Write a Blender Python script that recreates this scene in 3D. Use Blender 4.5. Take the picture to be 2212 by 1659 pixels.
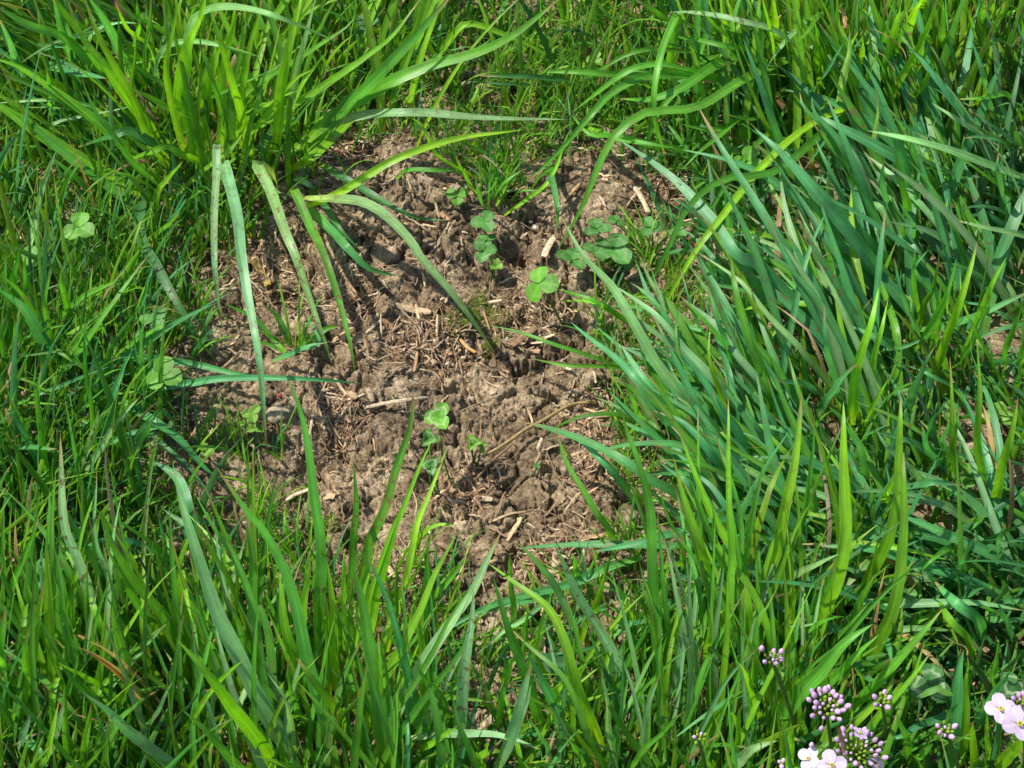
import bpy, math, random
import numpy as np
from mathutils import Vector
random.seed(7); rng = np.random.default_rng(11)
for o in list(bpy.data.objects): bpy.data.objects.remove(o)
S = bpy.context.scene; COL = S.collection; R = math.radians
# ------------------------------------------------------------------ camera
PITCH, DIST, HFOV = R(55), 0.95, R(36)
cam = bpy.data.objects.new('camera', bpy.data.cameras.new('camera')); COL.objects.link(cam)
cam.location = (0, -DIST*math.cos(PITCH), DIST*math.sin(PITCH))
cam.rotation_euler = (math.pi/2-PITCH, 0, 0)
cam.data.sensor_width = 36; cam.data.lens = 18/math.tan(HFOV/2)
cam.data.clip_start = 0.01; cam.data.clip_end = 500
S.camera = cam
CAM = np.array(cam.location)
# ------------------------------------------------------------------ daylight
SUN_EL = R(56); TRAVEL = np.array([0.93, -0.37])            # where the shadows run: right and a little nearer
w = bpy.data.worlds.new('World'); S.world = w; w.use_nodes = True
nt = w.node_tree; bg = nt.nodes['Background']
sky = nt.nodes.new('ShaderNodeTexSky'); sky.sky_type = 'NISHITA'; sky.sun_disc = False
sky.sun_elevation = SUN_EL
sx, sy = -TRAVEL; sky.sun_rotation = math.atan2(sx, sy)
nt.links.new(sky.outputs[0], bg.inputs[0]); bg.inputs[1].default_value = 0.13
sl = bpy.data.lights.new('sun', 'SUN'); sl.energy = 4.8; sl.angle = R(0.8); sl.color = (1, .95, .84)
so = bpy.data.objects.new('sun', sl); COL.objects.link(so)
d = Vector((TRAVEL[0]*math.cos(SUN_EL), TRAVEL[1]*math.cos(SUN_EL), -math.sin(SUN_EL)))
so.rotation_euler = d.to_track_quat('-Z', 'Y').to_euler()
S.view_settings.view_transform = 'Standard'; S.view_settings.look = 'None'
S.view_settings.exposure = 0.66; S.view_settings.gamma = 1
S.render.resolution_x, S.render.resolution_y = 1024, 768
S.render.engine = 'CYCLES'
S.cycles.transparent_max_bounces = 8; S.cycles.max_bounces = 7
# ------------------------------------------------------------------ pixel -> point  (pixels of a 6636 x 4977 frame, nine 2212 x 1659 tiles)
FPX = 3318/math.tan(HFOV/2)
_f = np.array([0, math.cos(PITCH), -math.sin(PITCH)]); _u = np.array([0, math.sin(PITCH), math.cos(PITCH)])
def W(gx, gy, z=0.0):
    dx, dy = (gx-3318)/FPX, -(gy-2488.5)/FPX
    v = _f + np.array([dx, 0, 0]) + dy*_u
    t = (z-CAM[2])/v[2]
    return CAM + v*t
def depth(p): return float(np.dot(np.asarray(p)-CAM, _f))
def to_px(x, y):                                           # ground points -> display pixels (2212 x 1659), arrays
    vx, vy, vz = x-CAM[0], y-CAM[1], 0*x-CAM[2]
    dd = vy*_f[1]+vz*_f[2]; uu = vy*_u[1]+vz*_u[2]
    return (3318+FPX*vx/dd)/3, (2488.5-FPX*uu/dd)/3
def T(s):                                                  # "5 510,0 700,220" -> frame pixels
    out = []; reg = 1
    for tok in s.split():
        if ',' in tok:
            a, b = tok.split(','); out.append((float(a)+2212*((reg-1) % 3), float(b)+1659*((reg-1)//3)))
        else: reg = int(tok)
    return out
# ------------------------------------------------------------------ noise
def _h(ix, iy, s):
    n = (ix.astype(np.int64)*374761393 + iy.astype(np.int64)*668265263 + s*974634777) & 0xffffffff
    n = ((n ^ (n >> 13))*1274126177) & 0xffffffff
    n = (n ^ (n >> 16)) & 0xffffffff
    return n/4294967295.0
def vn(x, y, s=0):
    ix, iy = np.floor(x), np.floor(y); fx, fy = x-ix, y-iy
    fx = fx*fx*fx*(fx*(fx*6-15)+10); fy = fy*fy*fy*(fy*(fy*6-15)+10)
    a, b, c, d_ = _h(ix, iy, s), _h(ix+1, iy, s), _h(ix, iy+1, s), _h(ix+1, iy+1, s)
    return (a*(1-fx)+b*fx)*(1-fy)+(c*(1-fx)+d_*fx)*fy
def fbm(x, y, s=0, o=4, g=.5):
    r, a, t = 0, 1, 0
    for i in range(o): r = r+a*vn(x*2.03**i+7.3*i, y*2.03**i-3.1*i, s+i); t += a; a *= g
    return r/t
def worley(x, y, s=0):
    ix, iy = np.floor(x), np.floor(y)
    f1 = np.full(x.shape, 9.); f2 = f1.copy(); idv = np.zeros(x.shape); qx = np.zeros(x.shape); qy = np.zeros(x.shape)
    for ox in (-1, 0, 1):
        for oy in (-1, 0, 1):
            cx, cy = ix+ox, iy+oy
            px, py = cx+_h(cx, cy, s), cy+_h(cx, cy, s+5)
            dd = np.hypot(px-x, py-y); hv = _h(cx, cy, s+9)
            n = dd < f1
            f2 = np.where(n, f1, np.minimum(f2, dd)); idv = np.where(n, hv, idv); f1 = np.where(n, dd, f1)
            qx = np.where(n, x-px, qx); qy = np.where(n, y-py, qy)
    tl = qx*np.sin(idv*97)+qy*np.cos(idv*131)              # every clod's top is tilted its own way
    return f1, f2, idv, tl
def sst(a, b, x):
    t = np.clip((x-a)/(b-a), 0, 1); return t*t*(3-2*t)
# ------------------------------------------------------------------ the soil's height
HOLES = [(1112, 556, 27, 26), (1085, 542, 15, 16), (1128, 690, 14, 8), (1250, 830, 16, 8), (945, 470, 14, 8), (905, 632, 30, 7), (640, 560, 60, 5), (560, 640, 60, 5), (1030, 690, 45, 4), (745, 245, 60, 9),
         (1160, 790, 18, 6), (1095, 810, 12, 6), (990, 1050, 40, 4), (700, 470, 40, 5), (1240, 1010, 40, 5), (1330, 870, 40, 5), (800, 1080, 14, 7)]
HUMPS = [(985, 530, 36, 6), (835, 680, 24, 8), (1210, 720, 40, 6), (1120, 850, 60, 4), (850, 850, 60, 6), (1300, 420, 70, 5), (1100, 1085, 28, 5), (1040, 780, 28, 6), (880, 400, 60, 4), (950, 1160, 60, 4), (610, 890, 25, 4)]
def _ell(lst):
    out = []
    for px, py, r, hgt in lst:
        c = W(px*3, py*3); e = W((px+r)*3, py*3); out.append((c[0], c[1], abs(e[0]-c[0]), hgt/1000))
    return out
HOLES3, HUMPS3 = _ell(HOLES), _ell(HUMPS)
def height(x, y):
    x = np.asarray(x, float); y = np.asarray(y, float)
    wx = x+(fbm(x*90, y*90, 31, 3)-.5)*.010+(fbm(x*420, y*420, 35, 2)-.5)*.0022
    wy = y+(fbm(x*90, y*90, 41, 3)-.5)*.010+(fbm(x*420, y*420, 45, 2)-.5)*.0022
    h = (fbm(x*9, y*9, 1, 3)-.5)*.026
    for cx, cy, r, a in HOLES3: h = h-a*np.exp(-((wx-cx)**2+(wy-cy)**2)/(r*r*.8))
    for cx, cy, r, a in HUMPS3: h = h+a*np.exp(-(((wx-cx)**2+(wy-cy)**2)/(r*r*.9))**1.6)
    m = sst(.42, .62, fbm(x*28, y*28, 61, 2)); m2 = sst(.38, .6, fbm(x*40+5, y*40, 71, 2))
    f1, f2, i, tl = worley(wx*24+3, wy*30, 33); h = h+(.0070*tl+.003*i-.0085*np.exp(-((f2-f1)/.035)**2))*(.35+.65*m)
    f1, f2, i, tl = worley(wx*52, wy*60, 3)
    h = h+(.0012*np.clip(1.1-f1, 0, 1)+.0060*tl+.0034*(i-.5)-.0046*np.exp(-((f2-f1)/.06)**2))*(.30+.7*m)
    wx = x+(wx-x)*.7; wy = y+(wy-y)*.7
    f1, f2, i, tl = worley(wx*125, wy*140, 13)
    h = h+(.0006*np.clip(1.05-f1, 0, 1)+.0028*tl+.0022*(i-.5)-.0016*np.exp(-((f2-f1)/.08)**2))*(.18+.82*m2)
    f1, f2, i, tl = worley(x*330+wy*60, y*350, 23)
    h = h+(.0008*np.clip(1.05-f1, 0, 1)+.0013*tl+.0015*(i-.5))*(.45+.55*m2)
    rg = 1-np.abs(2*fbm(x*260, y*260, 57, 3)-1)
    h = h+(fbm(x*640, y*640, 51, 2)-.5)*.0012+(fbm(x*230, y*230, 55, 2)-.5)*.0014+(rg-.8)*.0012
    return h-.004
def hgt(x, y): return float(height(np.array([x]), np.array([y]))[0])
# ------------------------------------------------------------------ mesh + tagging helpers
def mk(name, v, f, mat, parent=None, col=None, uv=None, smooth=True):
    v = np.asarray(v, np.float32); f = np.asarray(f, np.int32)
    me = bpy.data.meshes.new(name); k = f.shape[1]
    me.vertices.add(len(v)); me.vertices.foreach_set('co', v.ravel())
    me.loops.add(f.size); me.loops.foreach_set('vertex_index', f.ravel())
    me.polygons.add(len(f)); me.polygons.foreach_set('loop_start', np.arange(0, f.size, k, dtype=np.int32))
    me.polygons.foreach_set('loop_total', np.full(len(f), k, np.int32))
    if smooth: me.polygons.foreach_set('use_smooth', np.ones(len(f), bool))
    if col is not None:
        a = me.color_attributes.new('Col', 'FLOAT_COLOR', 'POINT'); c = np.ones((len(v), 4), np.float32)
        col = np.asarray(col, np.float32); c[:, :col.shape[-1]] = col; a.data.foreach_set('color', c.ravel())
    if uv is not None:
        l = me.uv_layers.new(name='UVMap'); l.data.foreach_set('uv', np.asarray(uv, np.float32)[f.ravel()].ravel())
    me.update(calc_edges=True); me.validate()
    o = bpy.data.objects.new(name, me); COL.objects.link(o)
    if mat: me.materials.append(mat)
    if parent: o.parent = parent
    return o
def empty(name, loc=(0, 0, 0)):
    o = bpy.data.objects.new(name, None); COL.objects.link(o); o.location = loc; o.empty_display_size = .01; return o
def tag(o, label, cat=None, group=None, kind=None):
    if label: o['label'] = label
    if cat: o['category'] = cat
    if group: o['group'] = group
    if kind: o['kind'] = kind
    return o
def loc_under(p):                                          # world point -> Empty sitting on the soil there
    return (p[0], p[1], hgt(p[0], p[1]))
class Acc:                                                 # collects geometry of several shapes into one mesh
    def __init__(s): s.v = []; s.f = []; s.c = []; s.u = []; s.n = 0
    def add(s, v, f, c=None, u=None):
        v = np.asarray(v, float); s.v.append(v); s.f.append(np.asarray(f)+s.n); s.n += len(v)
        s.c.append(np.broadcast_to(np.asarray(c if c is not None else (1, 1, 1, 0), float), (len(v), 4)))
        s.u.append(np.asarray(u) if u is not None else np.zeros((len(v), 2)))
    def build(s, name, mat, parent=None, off=(0, 0, 0), smooth=True):
        return mk(name, np.concatenate(s.v)-np.array(off), np.concatenate(s.f), mat, parent, np.concatenate(s.c), np.concatenate(s.u), smooth)
def catmull(P, n):
    P = np.asarray(P, float)
    if len(P) == 2: return P[0]+(P[1]-P[0])*np.linspace(0, 1, n)[:, None]
    Q = np.vstack([2*P[0]-P[1], P, 2*P[-1]-P[-2]]); seg = len(P)-1
    L = np.r_[0, np.cumsum(np.linalg.norm(np.diff(P, axis=0), axis=1))]; L /= L[-1]
    t = np.linspace(0, 1, n); k = np.clip(np.searchsorted(L, t, 'right')-1, 0, seg-1)
    u = ((t-L[k])/np.maximum(L[k+1]-L[k], 1e-9))[:, None]
    a, b, c, d_ = Q[k], Q[k+1], Q[k+2], Q[k+3]
    return .5*((2*b)+(c-a)*u+(2*a-5*b+4*c-d_)*u*u+(3*b-a-3*c+d_)*u**3)
def frames(C, N0, roll):
    Tn = np.gradient(C, axis=0); Tn /= np.linalg.norm(Tn, axis=1)[:, None]+1e-12
    n = N0-Tn*np.sum(Tn*N0, axis=1)[:, None]; n /= np.linalg.norm(n, axis=1)[:, None]+1e-9
    b = np.cross(Tn, n); cr, sr = np.cos(roll)[:, None], np.sin(roll)[:, None]
    return Tn, n*cr+b*sr, b*cr-n*sr
def quads(nr, nc):
    i = np.arange(nr-1)[:, None]*nc+np.arange(nc-1)[None]; i = i.ravel()
    return np.stack([i, i+1, i+nc+1, i+nc], 1)
def tube(acc, P, r, col, n=14, k=6, bump=0):
    C = catmull(P, n); Tn, N, B = frames(C, np.array([0.1, .2, 1.]), np.zeros(n))
    rr = np.interp(np.linspace(0, 1, n), np.linspace(0, 1, len(np.atleast_1d(r))), np.atleast_1d(r)) if np.ndim(r) else np.full(n, r)
    if bump: rr = rr*(1+bump*(rng.random(n)-.5))
    a = np.linspace(0, 2*math.pi, k+1)
    v = C[:, None]+rr[:, None, None]*(np.cos(a)[None, :, None]*N[:, None]+np.sin(a)[None, :, None]*B[:, None])
    uv = np.stack(np.meshgrid(np.linspace(0, 1, k+1), np.linspace(0, 1, n)), -1).reshape(-1, 2)
    acc.add(v.reshape(-1, 3), quads(n, k+1), col, uv)
# ------------------------------------------------------------------ materials
def new_mat(name):
    m = bpy.data.materials.new(name); m.use_nodes = True; t = m.node_tree; t.nodes.clear()
    return m, t, (lambda ty, **k: _nd(t, ty, k)), t.links.new
def _nd(t, ty, k):
    n = t.nodes.new('ShaderNode'+ty)
    for a, b in k.items():
        if a[0] == 'i' and a[1:].isdigit(): n.inputs[int(a[1:])].default_value = b
        else: setattr(n, a, b)
    return n
def leaf_mat(name, rough=.42, trans=.42, stripes=60, vein=.35, spec=.5, chevron=False, spots=True):
    m, t, N, L = new_mat(name)
    at = N('Attribute', attribute_name='Col'); uv = N('UVMap'); base = at.outputs['Color']
    geo = N('NewGeometry')
    if stripes:
        mp = N('Mapping'); mp.inputs['Scale'].default_value = (stripes, 2.5, 1); L(uv.outputs[0], mp.inputs[0])
        nz = N('TexNoise'); nz.inputs['Scale'].default_value = 1; nz.inputs['Detail'].default_value = 1; L(mp.outputs[0], nz.inputs['Vector'])
    else:
        nz = N('TexNoise'); nz.inputs['Scale'].default_value = 900; nz.inputs['Detail'].default_value = 2; L(geo.outputs['Position'], nz.inputs['Vector'])
    mr = N('MapRange'); mr.inputs['From Min'].default_value = .3; mr.inputs['From Max'].default_value = .7
    mr.inputs['To Min'].default_value = 1-vein; mr.inputs['To Max'].default_value = 1+vein; L(nz.outputs[0], mr.inputs[0])
    big = N('TexNoise'); big.inputs['Scale'].default_value = 70; big.inputs['Detail'].default_value = 3; L(geo.outputs['Position'], big.inputs['Vector'])
    mb = N('MapRange'); mb.inputs['From Min'].default_value = .3; mb.inputs['From Max'].default_value = .7
    mb.inputs['To Min'].default_value = .8; mb.inputs['To Max'].default_value = 1.22; L(big.outputs[0], mb.inputs[0])
    mul = N('Math', operation='MULTIPLY'); L(mr.outputs[0], mul.inputs[0]); L(mb.outputs[0], mul.inputs[1])
    vm = N('VectorMath', operation='SCALE'); L(base, vm.inputs[0]); L(mul.outputs[0], vm.inputs['Scale']); cur = vm.outputs[0]
    if chevron:
        sp = N('SeparateXYZ'); L(uv.outputs[0], sp.inputs[0])
        a = N('Math', operation='SUBTRACT'); L(sp.outputs[0], a.inputs[0]); a.inputs[1].default_value = .5
        b = N('Math', operation='ABSOLUTE'); L(a.outputs[0], b.inputs[0])
        c = N('Math', operation='MULTIPLY_ADD'); L(b.outputs[0], c.inputs[0]); c.inputs[1].default_value = .75; L(sp.outputs[1], c.inputs[2])
        wn = N('TexNoise'); wn.inputs['Scale'].default_value = 300; L(geo.outputs['Position'], wn.inputs['Vector'])
        c2 = N('Math', operation='MULTIPLY_ADD'); L(wn.outputs[0], c2.inputs[0]); c2.inputs[1].default_value = .45; L(c.outputs[0], c2.inputs[2])
        e = N('Math', operation='SUBTRACT'); L(c2.outputs[0], e.inputs[0]); e.inputs[1].default_value = .92
        e2 = N('Math', operation='ABSOLUTE'); L(e.outputs[0], e2.inputs[0])
        g = N('MapRange'); g.inputs['From Min'].default_value = .02; g.inputs['From Max'].default_value = .15; g.inputs['To Min'].default_value = .7; g.inputs['To Max'].default_value = 0; L(e2.outputs[0], g.inputs[0])
        g2 = N('Math', operation='MULTIPLY'); L(g.outputs[0], g2.inputs[0]); L(at.outputs['Alpha'], g2.inputs[1])
        mx = N('MixRGB'); L(g2.outputs[0], mx.inputs[0]); L(cur, mx.inputs[1]); mx.inputs[2].default_value = (.38, .48, .25, 1); cur = mx.outputs[0]
    elif spots:
        sn = N('TexNoise'); sn.inputs['Scale'].default_value = 260; sn.inputs['Detail'].default_value = 3; L(geo.outputs['Position'], sn.inputs['Vector'])
        g = N('MapRange'); g.inputs['From Min'].default_value = .56; g.inputs['From Max'].default_value = .66; L(sn.outputs[0], g.inputs[0])
        g2 = N('Math', operation='MULTIPLY'); L(g.outputs[0], g2.inputs[0]); L(at.outputs['Alpha'], g2.inputs[1])
        mx = N('MixRGB'); L(g2.outputs[0], mx.inputs[0]); L(cur, mx.inputs[1]); mx.inputs[2].default_value = (.17, .10, .045, 1); cur = mx.outputs[0]
    p = N('BsdfPrincipled'); L(cur, p.inputs['Base Color']); p.inputs['Roughness'].default_value = rough
    p.inputs['Specular IOR Level'].default_value = spec
    bp = N('Bump'); bp.inputs['Strength'].default_value = .35; bp.inputs['Distance'].default_value = .0004; L(nz.outputs[0], bp.inputs['Height']); L(bp.outputs[0], p.inputs['Normal'])
    tr = N('BsdfTranslucent')
    tc = N('MixRGB', blend_type='MULTIPLY'); tc.inputs[0].default_value = 1; L(cur, tc.inputs[1]); tc.inputs[2].default_value = (1.5, 1.5, .5, 1); L(tc.outputs[0], tr.inputs[0])
    ms = N('MixShader'); ms.inputs[0].default_value = trans; L(p.outputs[0], ms.inputs[1]); L(tr.outputs[0], ms.inputs[2])
    o = N('OutputMaterial'); L(ms.outputs[0], o.inputs[0]); return m
def soil_mat():
    m, t, N, L = new_mat('soil'); geo = N('NewGeometry'); pos = geo.outputs['Position']
    def noise(sc, det=4, rg=.6):
        n = N('TexNoise'); n.inputs['Scale'].default_value = sc; n.inputs['Detail'].default_value = det; n.inputs['Roughness'].default_value = rg; L(pos, n.inputs['Vector']); return n
    a = noise(38, 5, .65); r = N('ValToRGB'); L(a.outputs[0], r.inputs[0]); e = r.color_ramp.elements
    e[0].position = .32; e[0].color = (.075, .052, .033, 1); e[1].position = .68; e[1].color = (.47, .375, .262, 1)
    k = e.new(.50); k.color = (.245, .185, .120, 1)
    b = noise(620, 3, .8); r2 = N('ValToRGB'); L(b.outputs[0], r2.inputs[0]); e = r2.color_ramp.elements
    e[0].position = .33; e[0].color = (.50, .48, .46, 1); e[1].position = .66; e[1].color = (1.5, 1.46, 1.38, 1)
    mx = N('MixRGB', blend_type='MULTIPLY'); mx.inputs[0].default_value = 1; L(r.outputs[0], mx.inputs[1]); L(r2.outputs[0], mx.inputs[2])
    # pale grit and dark organic flecks
    c = N('TexVoronoi'); c.inputs['Scale'].default_value = 420; L(pos, c.inputs['Vector'])
    g = N('MapRange'); g.inputs['From Min'].default_value = .90; g.inputs['From Max'].default_value = .95; L(c.outputs['Color'], g.inputs[0])
    m2 = N('MixRGB'); L(g.outputs[0], m2.inputs[0]); L(mx.outputs[0], m2.inputs[1]); m2.inputs[2].default_value = (.48, .39, .29, 1)
    d_ = noise(95, 3, .5); g2 = N('MapRange'); g2.inputs['From Min'].default_value = .60; g2.inputs['From Max'].default_value = .72; g2.inputs['To Max'].default_value = .6; L(d_.outputs[0], g2.inputs[0])
    m3 = N('MixRGB'); L(g2.outputs[0], m3.inputs[0]); L(m2.outputs[0], m3.inputs[1]); m3.inputs[2].default_value = (.13, .075, .042, 1)
    p = N('BsdfPrincipled'); L(m3.outputs[0], p.inputs['Base Color']); p.inputs['Roughness'].default_value = .95; p.inputs['Specular IOR Level'].default_value = .15
    bn = noise(900, 5, .7); bp = N('Bump'); bp.inputs['Strength'].default_value = 1; bp.inputs['Distance'].default_value = .0014; L(bn.outputs[0], bp.inputs['Height']); L(bp.outputs[0], p.inputs['Normal'])
    o = N('OutputMaterial'); L(p.outputs[0], o.inputs[0]); return m
def dry_mat(name, rough=.7, stripes=30, trans=.1):
    m, t, N, L = new_mat(name); at = N('Attribute', attribute_name='Col'); uv = N('UVMap'); geo = N('NewGeometry')
    mp = N('Mapping'); mp.inputs['Scale'].default_value = (stripes, 3, 1); L(uv.outputs[0], mp.inputs[0])
    nz = N('TexNoise'); nz.inputs['Scale'].default_value = 1; L(mp.outputs[0], nz.inputs['Vector'])
    n2 = N('TexNoise'); n2.inputs['Scale'].default_value = 350; n2.inputs['Detail'].default_value = 3; L(geo.outputs['Position'], n2.inputs['Vector'])
    ad = N('Math', operation='ADD'); L(nz.outputs[0], ad.inputs[0]); L(n2.outputs[0], ad.inputs[1])
    mr = N('MapRange'); mr.inputs['From Min'].default_value = .7; mr.inputs['From Max'].default_value = 1.3; mr.inputs['To Min'].default_value = .5; mr.inputs['To Max'].default_value = 1.45; L(ad.outputs[0], mr.inputs[0])
    vm = N('VectorMath', operation='SCALE'); L(at.outputs['Color'], vm.inputs[0]); L(mr.outputs[0], vm.inputs['Scale'])
    p = N('BsdfPrincipled'); L(vm.outputs[0], p.inputs['Base Color']); p.inputs['Roughness'].default_value = rough; p.inputs['Specular IOR Level'].default_value = .3
    bp = N('Bump'); bp.inputs['Strength'].default_value = .6; bp.inputs['Distance'].default_value = .0004; L(ad.outputs[0], bp.inputs['Height']); L(bp.outputs[0], p.inputs['Normal'])
    tr = N('BsdfTranslucent'); L(vm.outputs[0], tr.inputs[0]); ms = N('MixShader'); ms.inputs[0].default_value = trans; L(p.outputs[0], ms.inputs[1]); L(tr.outputs[0], ms.inputs[2])
    o = N('OutputMaterial'); L(ms.outputs[0], o.inputs[0]); return m
M_SOIL = soil_mat(); M_BLADE = leaf_mat('grass_blade', rough=.36, trans=.42, stripes=26, vein=.30, spec=.38)
M_LAWN = leaf_mat('lawn', rough=.42, trans=.42, stripes=14, vein=.2, spec=.3)
M_CLOVER = leaf_mat('clover', rough=.55, trans=.35, stripes=0, vein=.10, spec=.35, chevron=True)
M_WEED = leaf_mat('weed', rough=.5, trans=.35, stripes=0, vein=.12, spec=.4)
M_PETAL = leaf_mat('petal', rough=.6, trans=.25, stripes=16, vein=.05, spec=.2, spots=False)
M_DRY = dry_mat('dry_stalk'); M_STONE = dry_mat('stone', .85, 3, 0); M_MOSS = leaf_mat('moss', .6, .3, 0, .1, spots=False)
# ------------------------------------------------------------------ SETTING: the ground
def axis(lo, hi, st, far):
    a = np.arange(lo, hi, st); out = [a]; x, s = hi, st*2
    up = []
    while x < far: up.append(x); s *= 1.16; x += s
    x, s = lo, st*2; dn = []
    while x > -far: x -= s; dn.append(x); s *= 1.16
    return np.concatenate([dn[::-1], a, up, [far*1.2]])
gx = axis(-.27, .20, .00078, 60.); gy = axis(-.20, .30, .00085, 60.)
X, Y = np.meshgrid(gx, gy)
Z = height(X, Y); fade = np.clip(1-(np.hypot(X, Y)-1.5)/1.5, 0, 1); Z = Z*fade
tag(mk('ground', np.stack([X, Y, Z], -1).reshape(-1, 3), quads(len(gy), len(gx)), M_SOIL, smooth=False), 'bare crumbly brown soil showing through the lawn', kind='structure')
SOIL = [(690, 225), (860, 250), (950, 320), (1010, 395), (1090, 445), (1150, 380), (1190, 310), (1300, 290), (1420, 320), (1500, 390), (1530, 450), (1500, 500),
        (1440, 520), (1400, 590), (1310, 660), (1300, 730), (1340, 800), (1335, 900), (1360, 980), (1390, 1080), (1400, 1180), (1370, 1270), (1230, 1330), (1150, 1430), (1060, 1430), (1000, 1330),
        (900, 1260), (760, 1290), (640, 1250), (560, 1190), (590, 1100), (500, 1010), (360, 960), (330, 850), (400, 760), (380, 650), (470, 570), (560, 530), (640, 440), (690, 380), (650, 300)]
def inpoly(px, py, poly):
    r = np.zeros(px.shape, bool); n = len(poly)
    for i in range(n):
        x1, y1 = poly[i]; x2, y2 = poly[i-1]
        c = ((y1 > py) != (y2 > py)) & (px < (x2-x1)*(py-y1)/((y2-y1) or 1e-9)+x1); r ^= c
    return r
BARE = [(1735, 745, 75), (1700, 860, 40), (1480, 1262, 45), (2170, 120, 60), (1850, 1000, 35), (1960, 850, 45), (2160, 760, 35), (1230, 330, 30)]
def bare(px, py):
    px = px+(fbm(px/60, py/60, 3, 2)-.5)*60; py = py+(fbm(px/60, py/60, 8, 2)-.5)*60
    b = inpoly(px, py, SOIL)
    for x, y, r in BARE: b |= np.hypot(px-x, py-y) < r
    return b
# ------------------------------------------------------------------ grass
PAL = {'y': (.140, .325, .014), 'g': (.076, .245, .022), 'b': (.062, .235, .072), 'p': (.165, .330, .125), 'd': (.036, .135, .028), 's': (.36, .25, .12), 'l': (.17, .38, .02)}
# px, py, radius, heading deg (0 right, 90 away), spread, lean, length cm, width mm, palette, density
FLOW = [(80, 80, 220, 150, 30, .55, 12, 4.4, 'ygb', 1.4), (100, 480, 200, 85, 45, .5, 9, 2.3, 'gyb', 2.2), (120, 900, 220, 60, 40, .5, 10, 2.4, 'gyb', 2.2), (330, 480, 130, 80, 70, .5, 8, 2.2, 'gyb', 1.8),
        (420, 1150, 150, 60, 70, .6, 6, 1.7, 'gyd', 2.0), (100, 1400, 220, 85, 40, .45, 9, 3.4, 'gyb', 1.8), (500, 1500, 200, 100, 45, .5, 8, 3.2, 'gyd', 1.8), (820, 1420, 170, 80, 40, .45, 7.5, 2.8, 'yyg', 1.6),
        (1080, 1520, 180, 40, 60, .7, 7, 2.6, 'gyb', 1.7), (1350, 1480, 180, 95, 50, .5, 7.5, 2.8, 'gyd', 1.7), (1750, 1450, 220, 65, 40, .5, 9, 3.4, 'ygb', 1.7), (2120, 1350, 200, 150, 70, .7, 9, 3.8, 'bgd', 1.4), (2100, 1600, 160, 70, 60, .5, 8, 3, 'gbd', 1.6),
        (1850, 950, 220, 118, 35, .7, 8, 3.0, 'bgy', 1.3), (1650, 520, 180, 128, 35, .9, 8, 3.0, 'bgp', 1.1), (1450, 690, 120, 80, 60, .5, 4.5, 1.1, 'lyg', 2.3), (1500, 900, 110, 100, 60, .5, 4.5, 1.1, 'lyg', 2.1), (1430, 1080, 90, 60, 80, .6, 4, 1.1, 'lyg', 1.5),
        (1150, 130, 220, 80, 90, .55, 6.5, 1.8, 'gyl', 2.3), (1050, 350, 90, 95, 60, .5, 4, 1.1, 'lgy', 2.0), (900, 100, 140, 70, 60, .5, 8, 2.6, 'gyd', 1.6), (1500, 100, 180, 90, 60, .5, 9, 2.6, 'gyd', 2.0), (1900, 120, 200, 90, 30, .4, 13, 4.2, 'yyg', 1.6),
        (2180, 500, 170, 125, 45, .8, 9, 4.0, 'bpg', 1.2), (1900, 480, 200, 130, 35, .9, 9, 3.6, 'bgp', 1.1), (600, 180, 180, 80, 45, .4, 9, 3.4, 'yyg', 1.5), (560, 380, 90, 60, 90, .5, 7, 2.4, 'yg', 1.5), (250, 300, 150, 140, 50, .5, 10, 3.4, 'ygb', 1.5), (1560, 1180, 140, 130, 50, .9, 7, 3.0, 'bgd', 1.3)]
CLEAR = [(355, 850, 60), (172, 510, 36), (335, 705, 28), (2008, 1505, 55), (2145, 945, 45), (1615, 372, 32), (800, 75, 30), (905, 75, 36), (1700, 1275, 40), (1925, 1285, 40), (2098, 1045, 34), (100, 1260, 34), (60, 575, 30), (1500, 1040, 30), (1592, 150, 36)]
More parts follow.
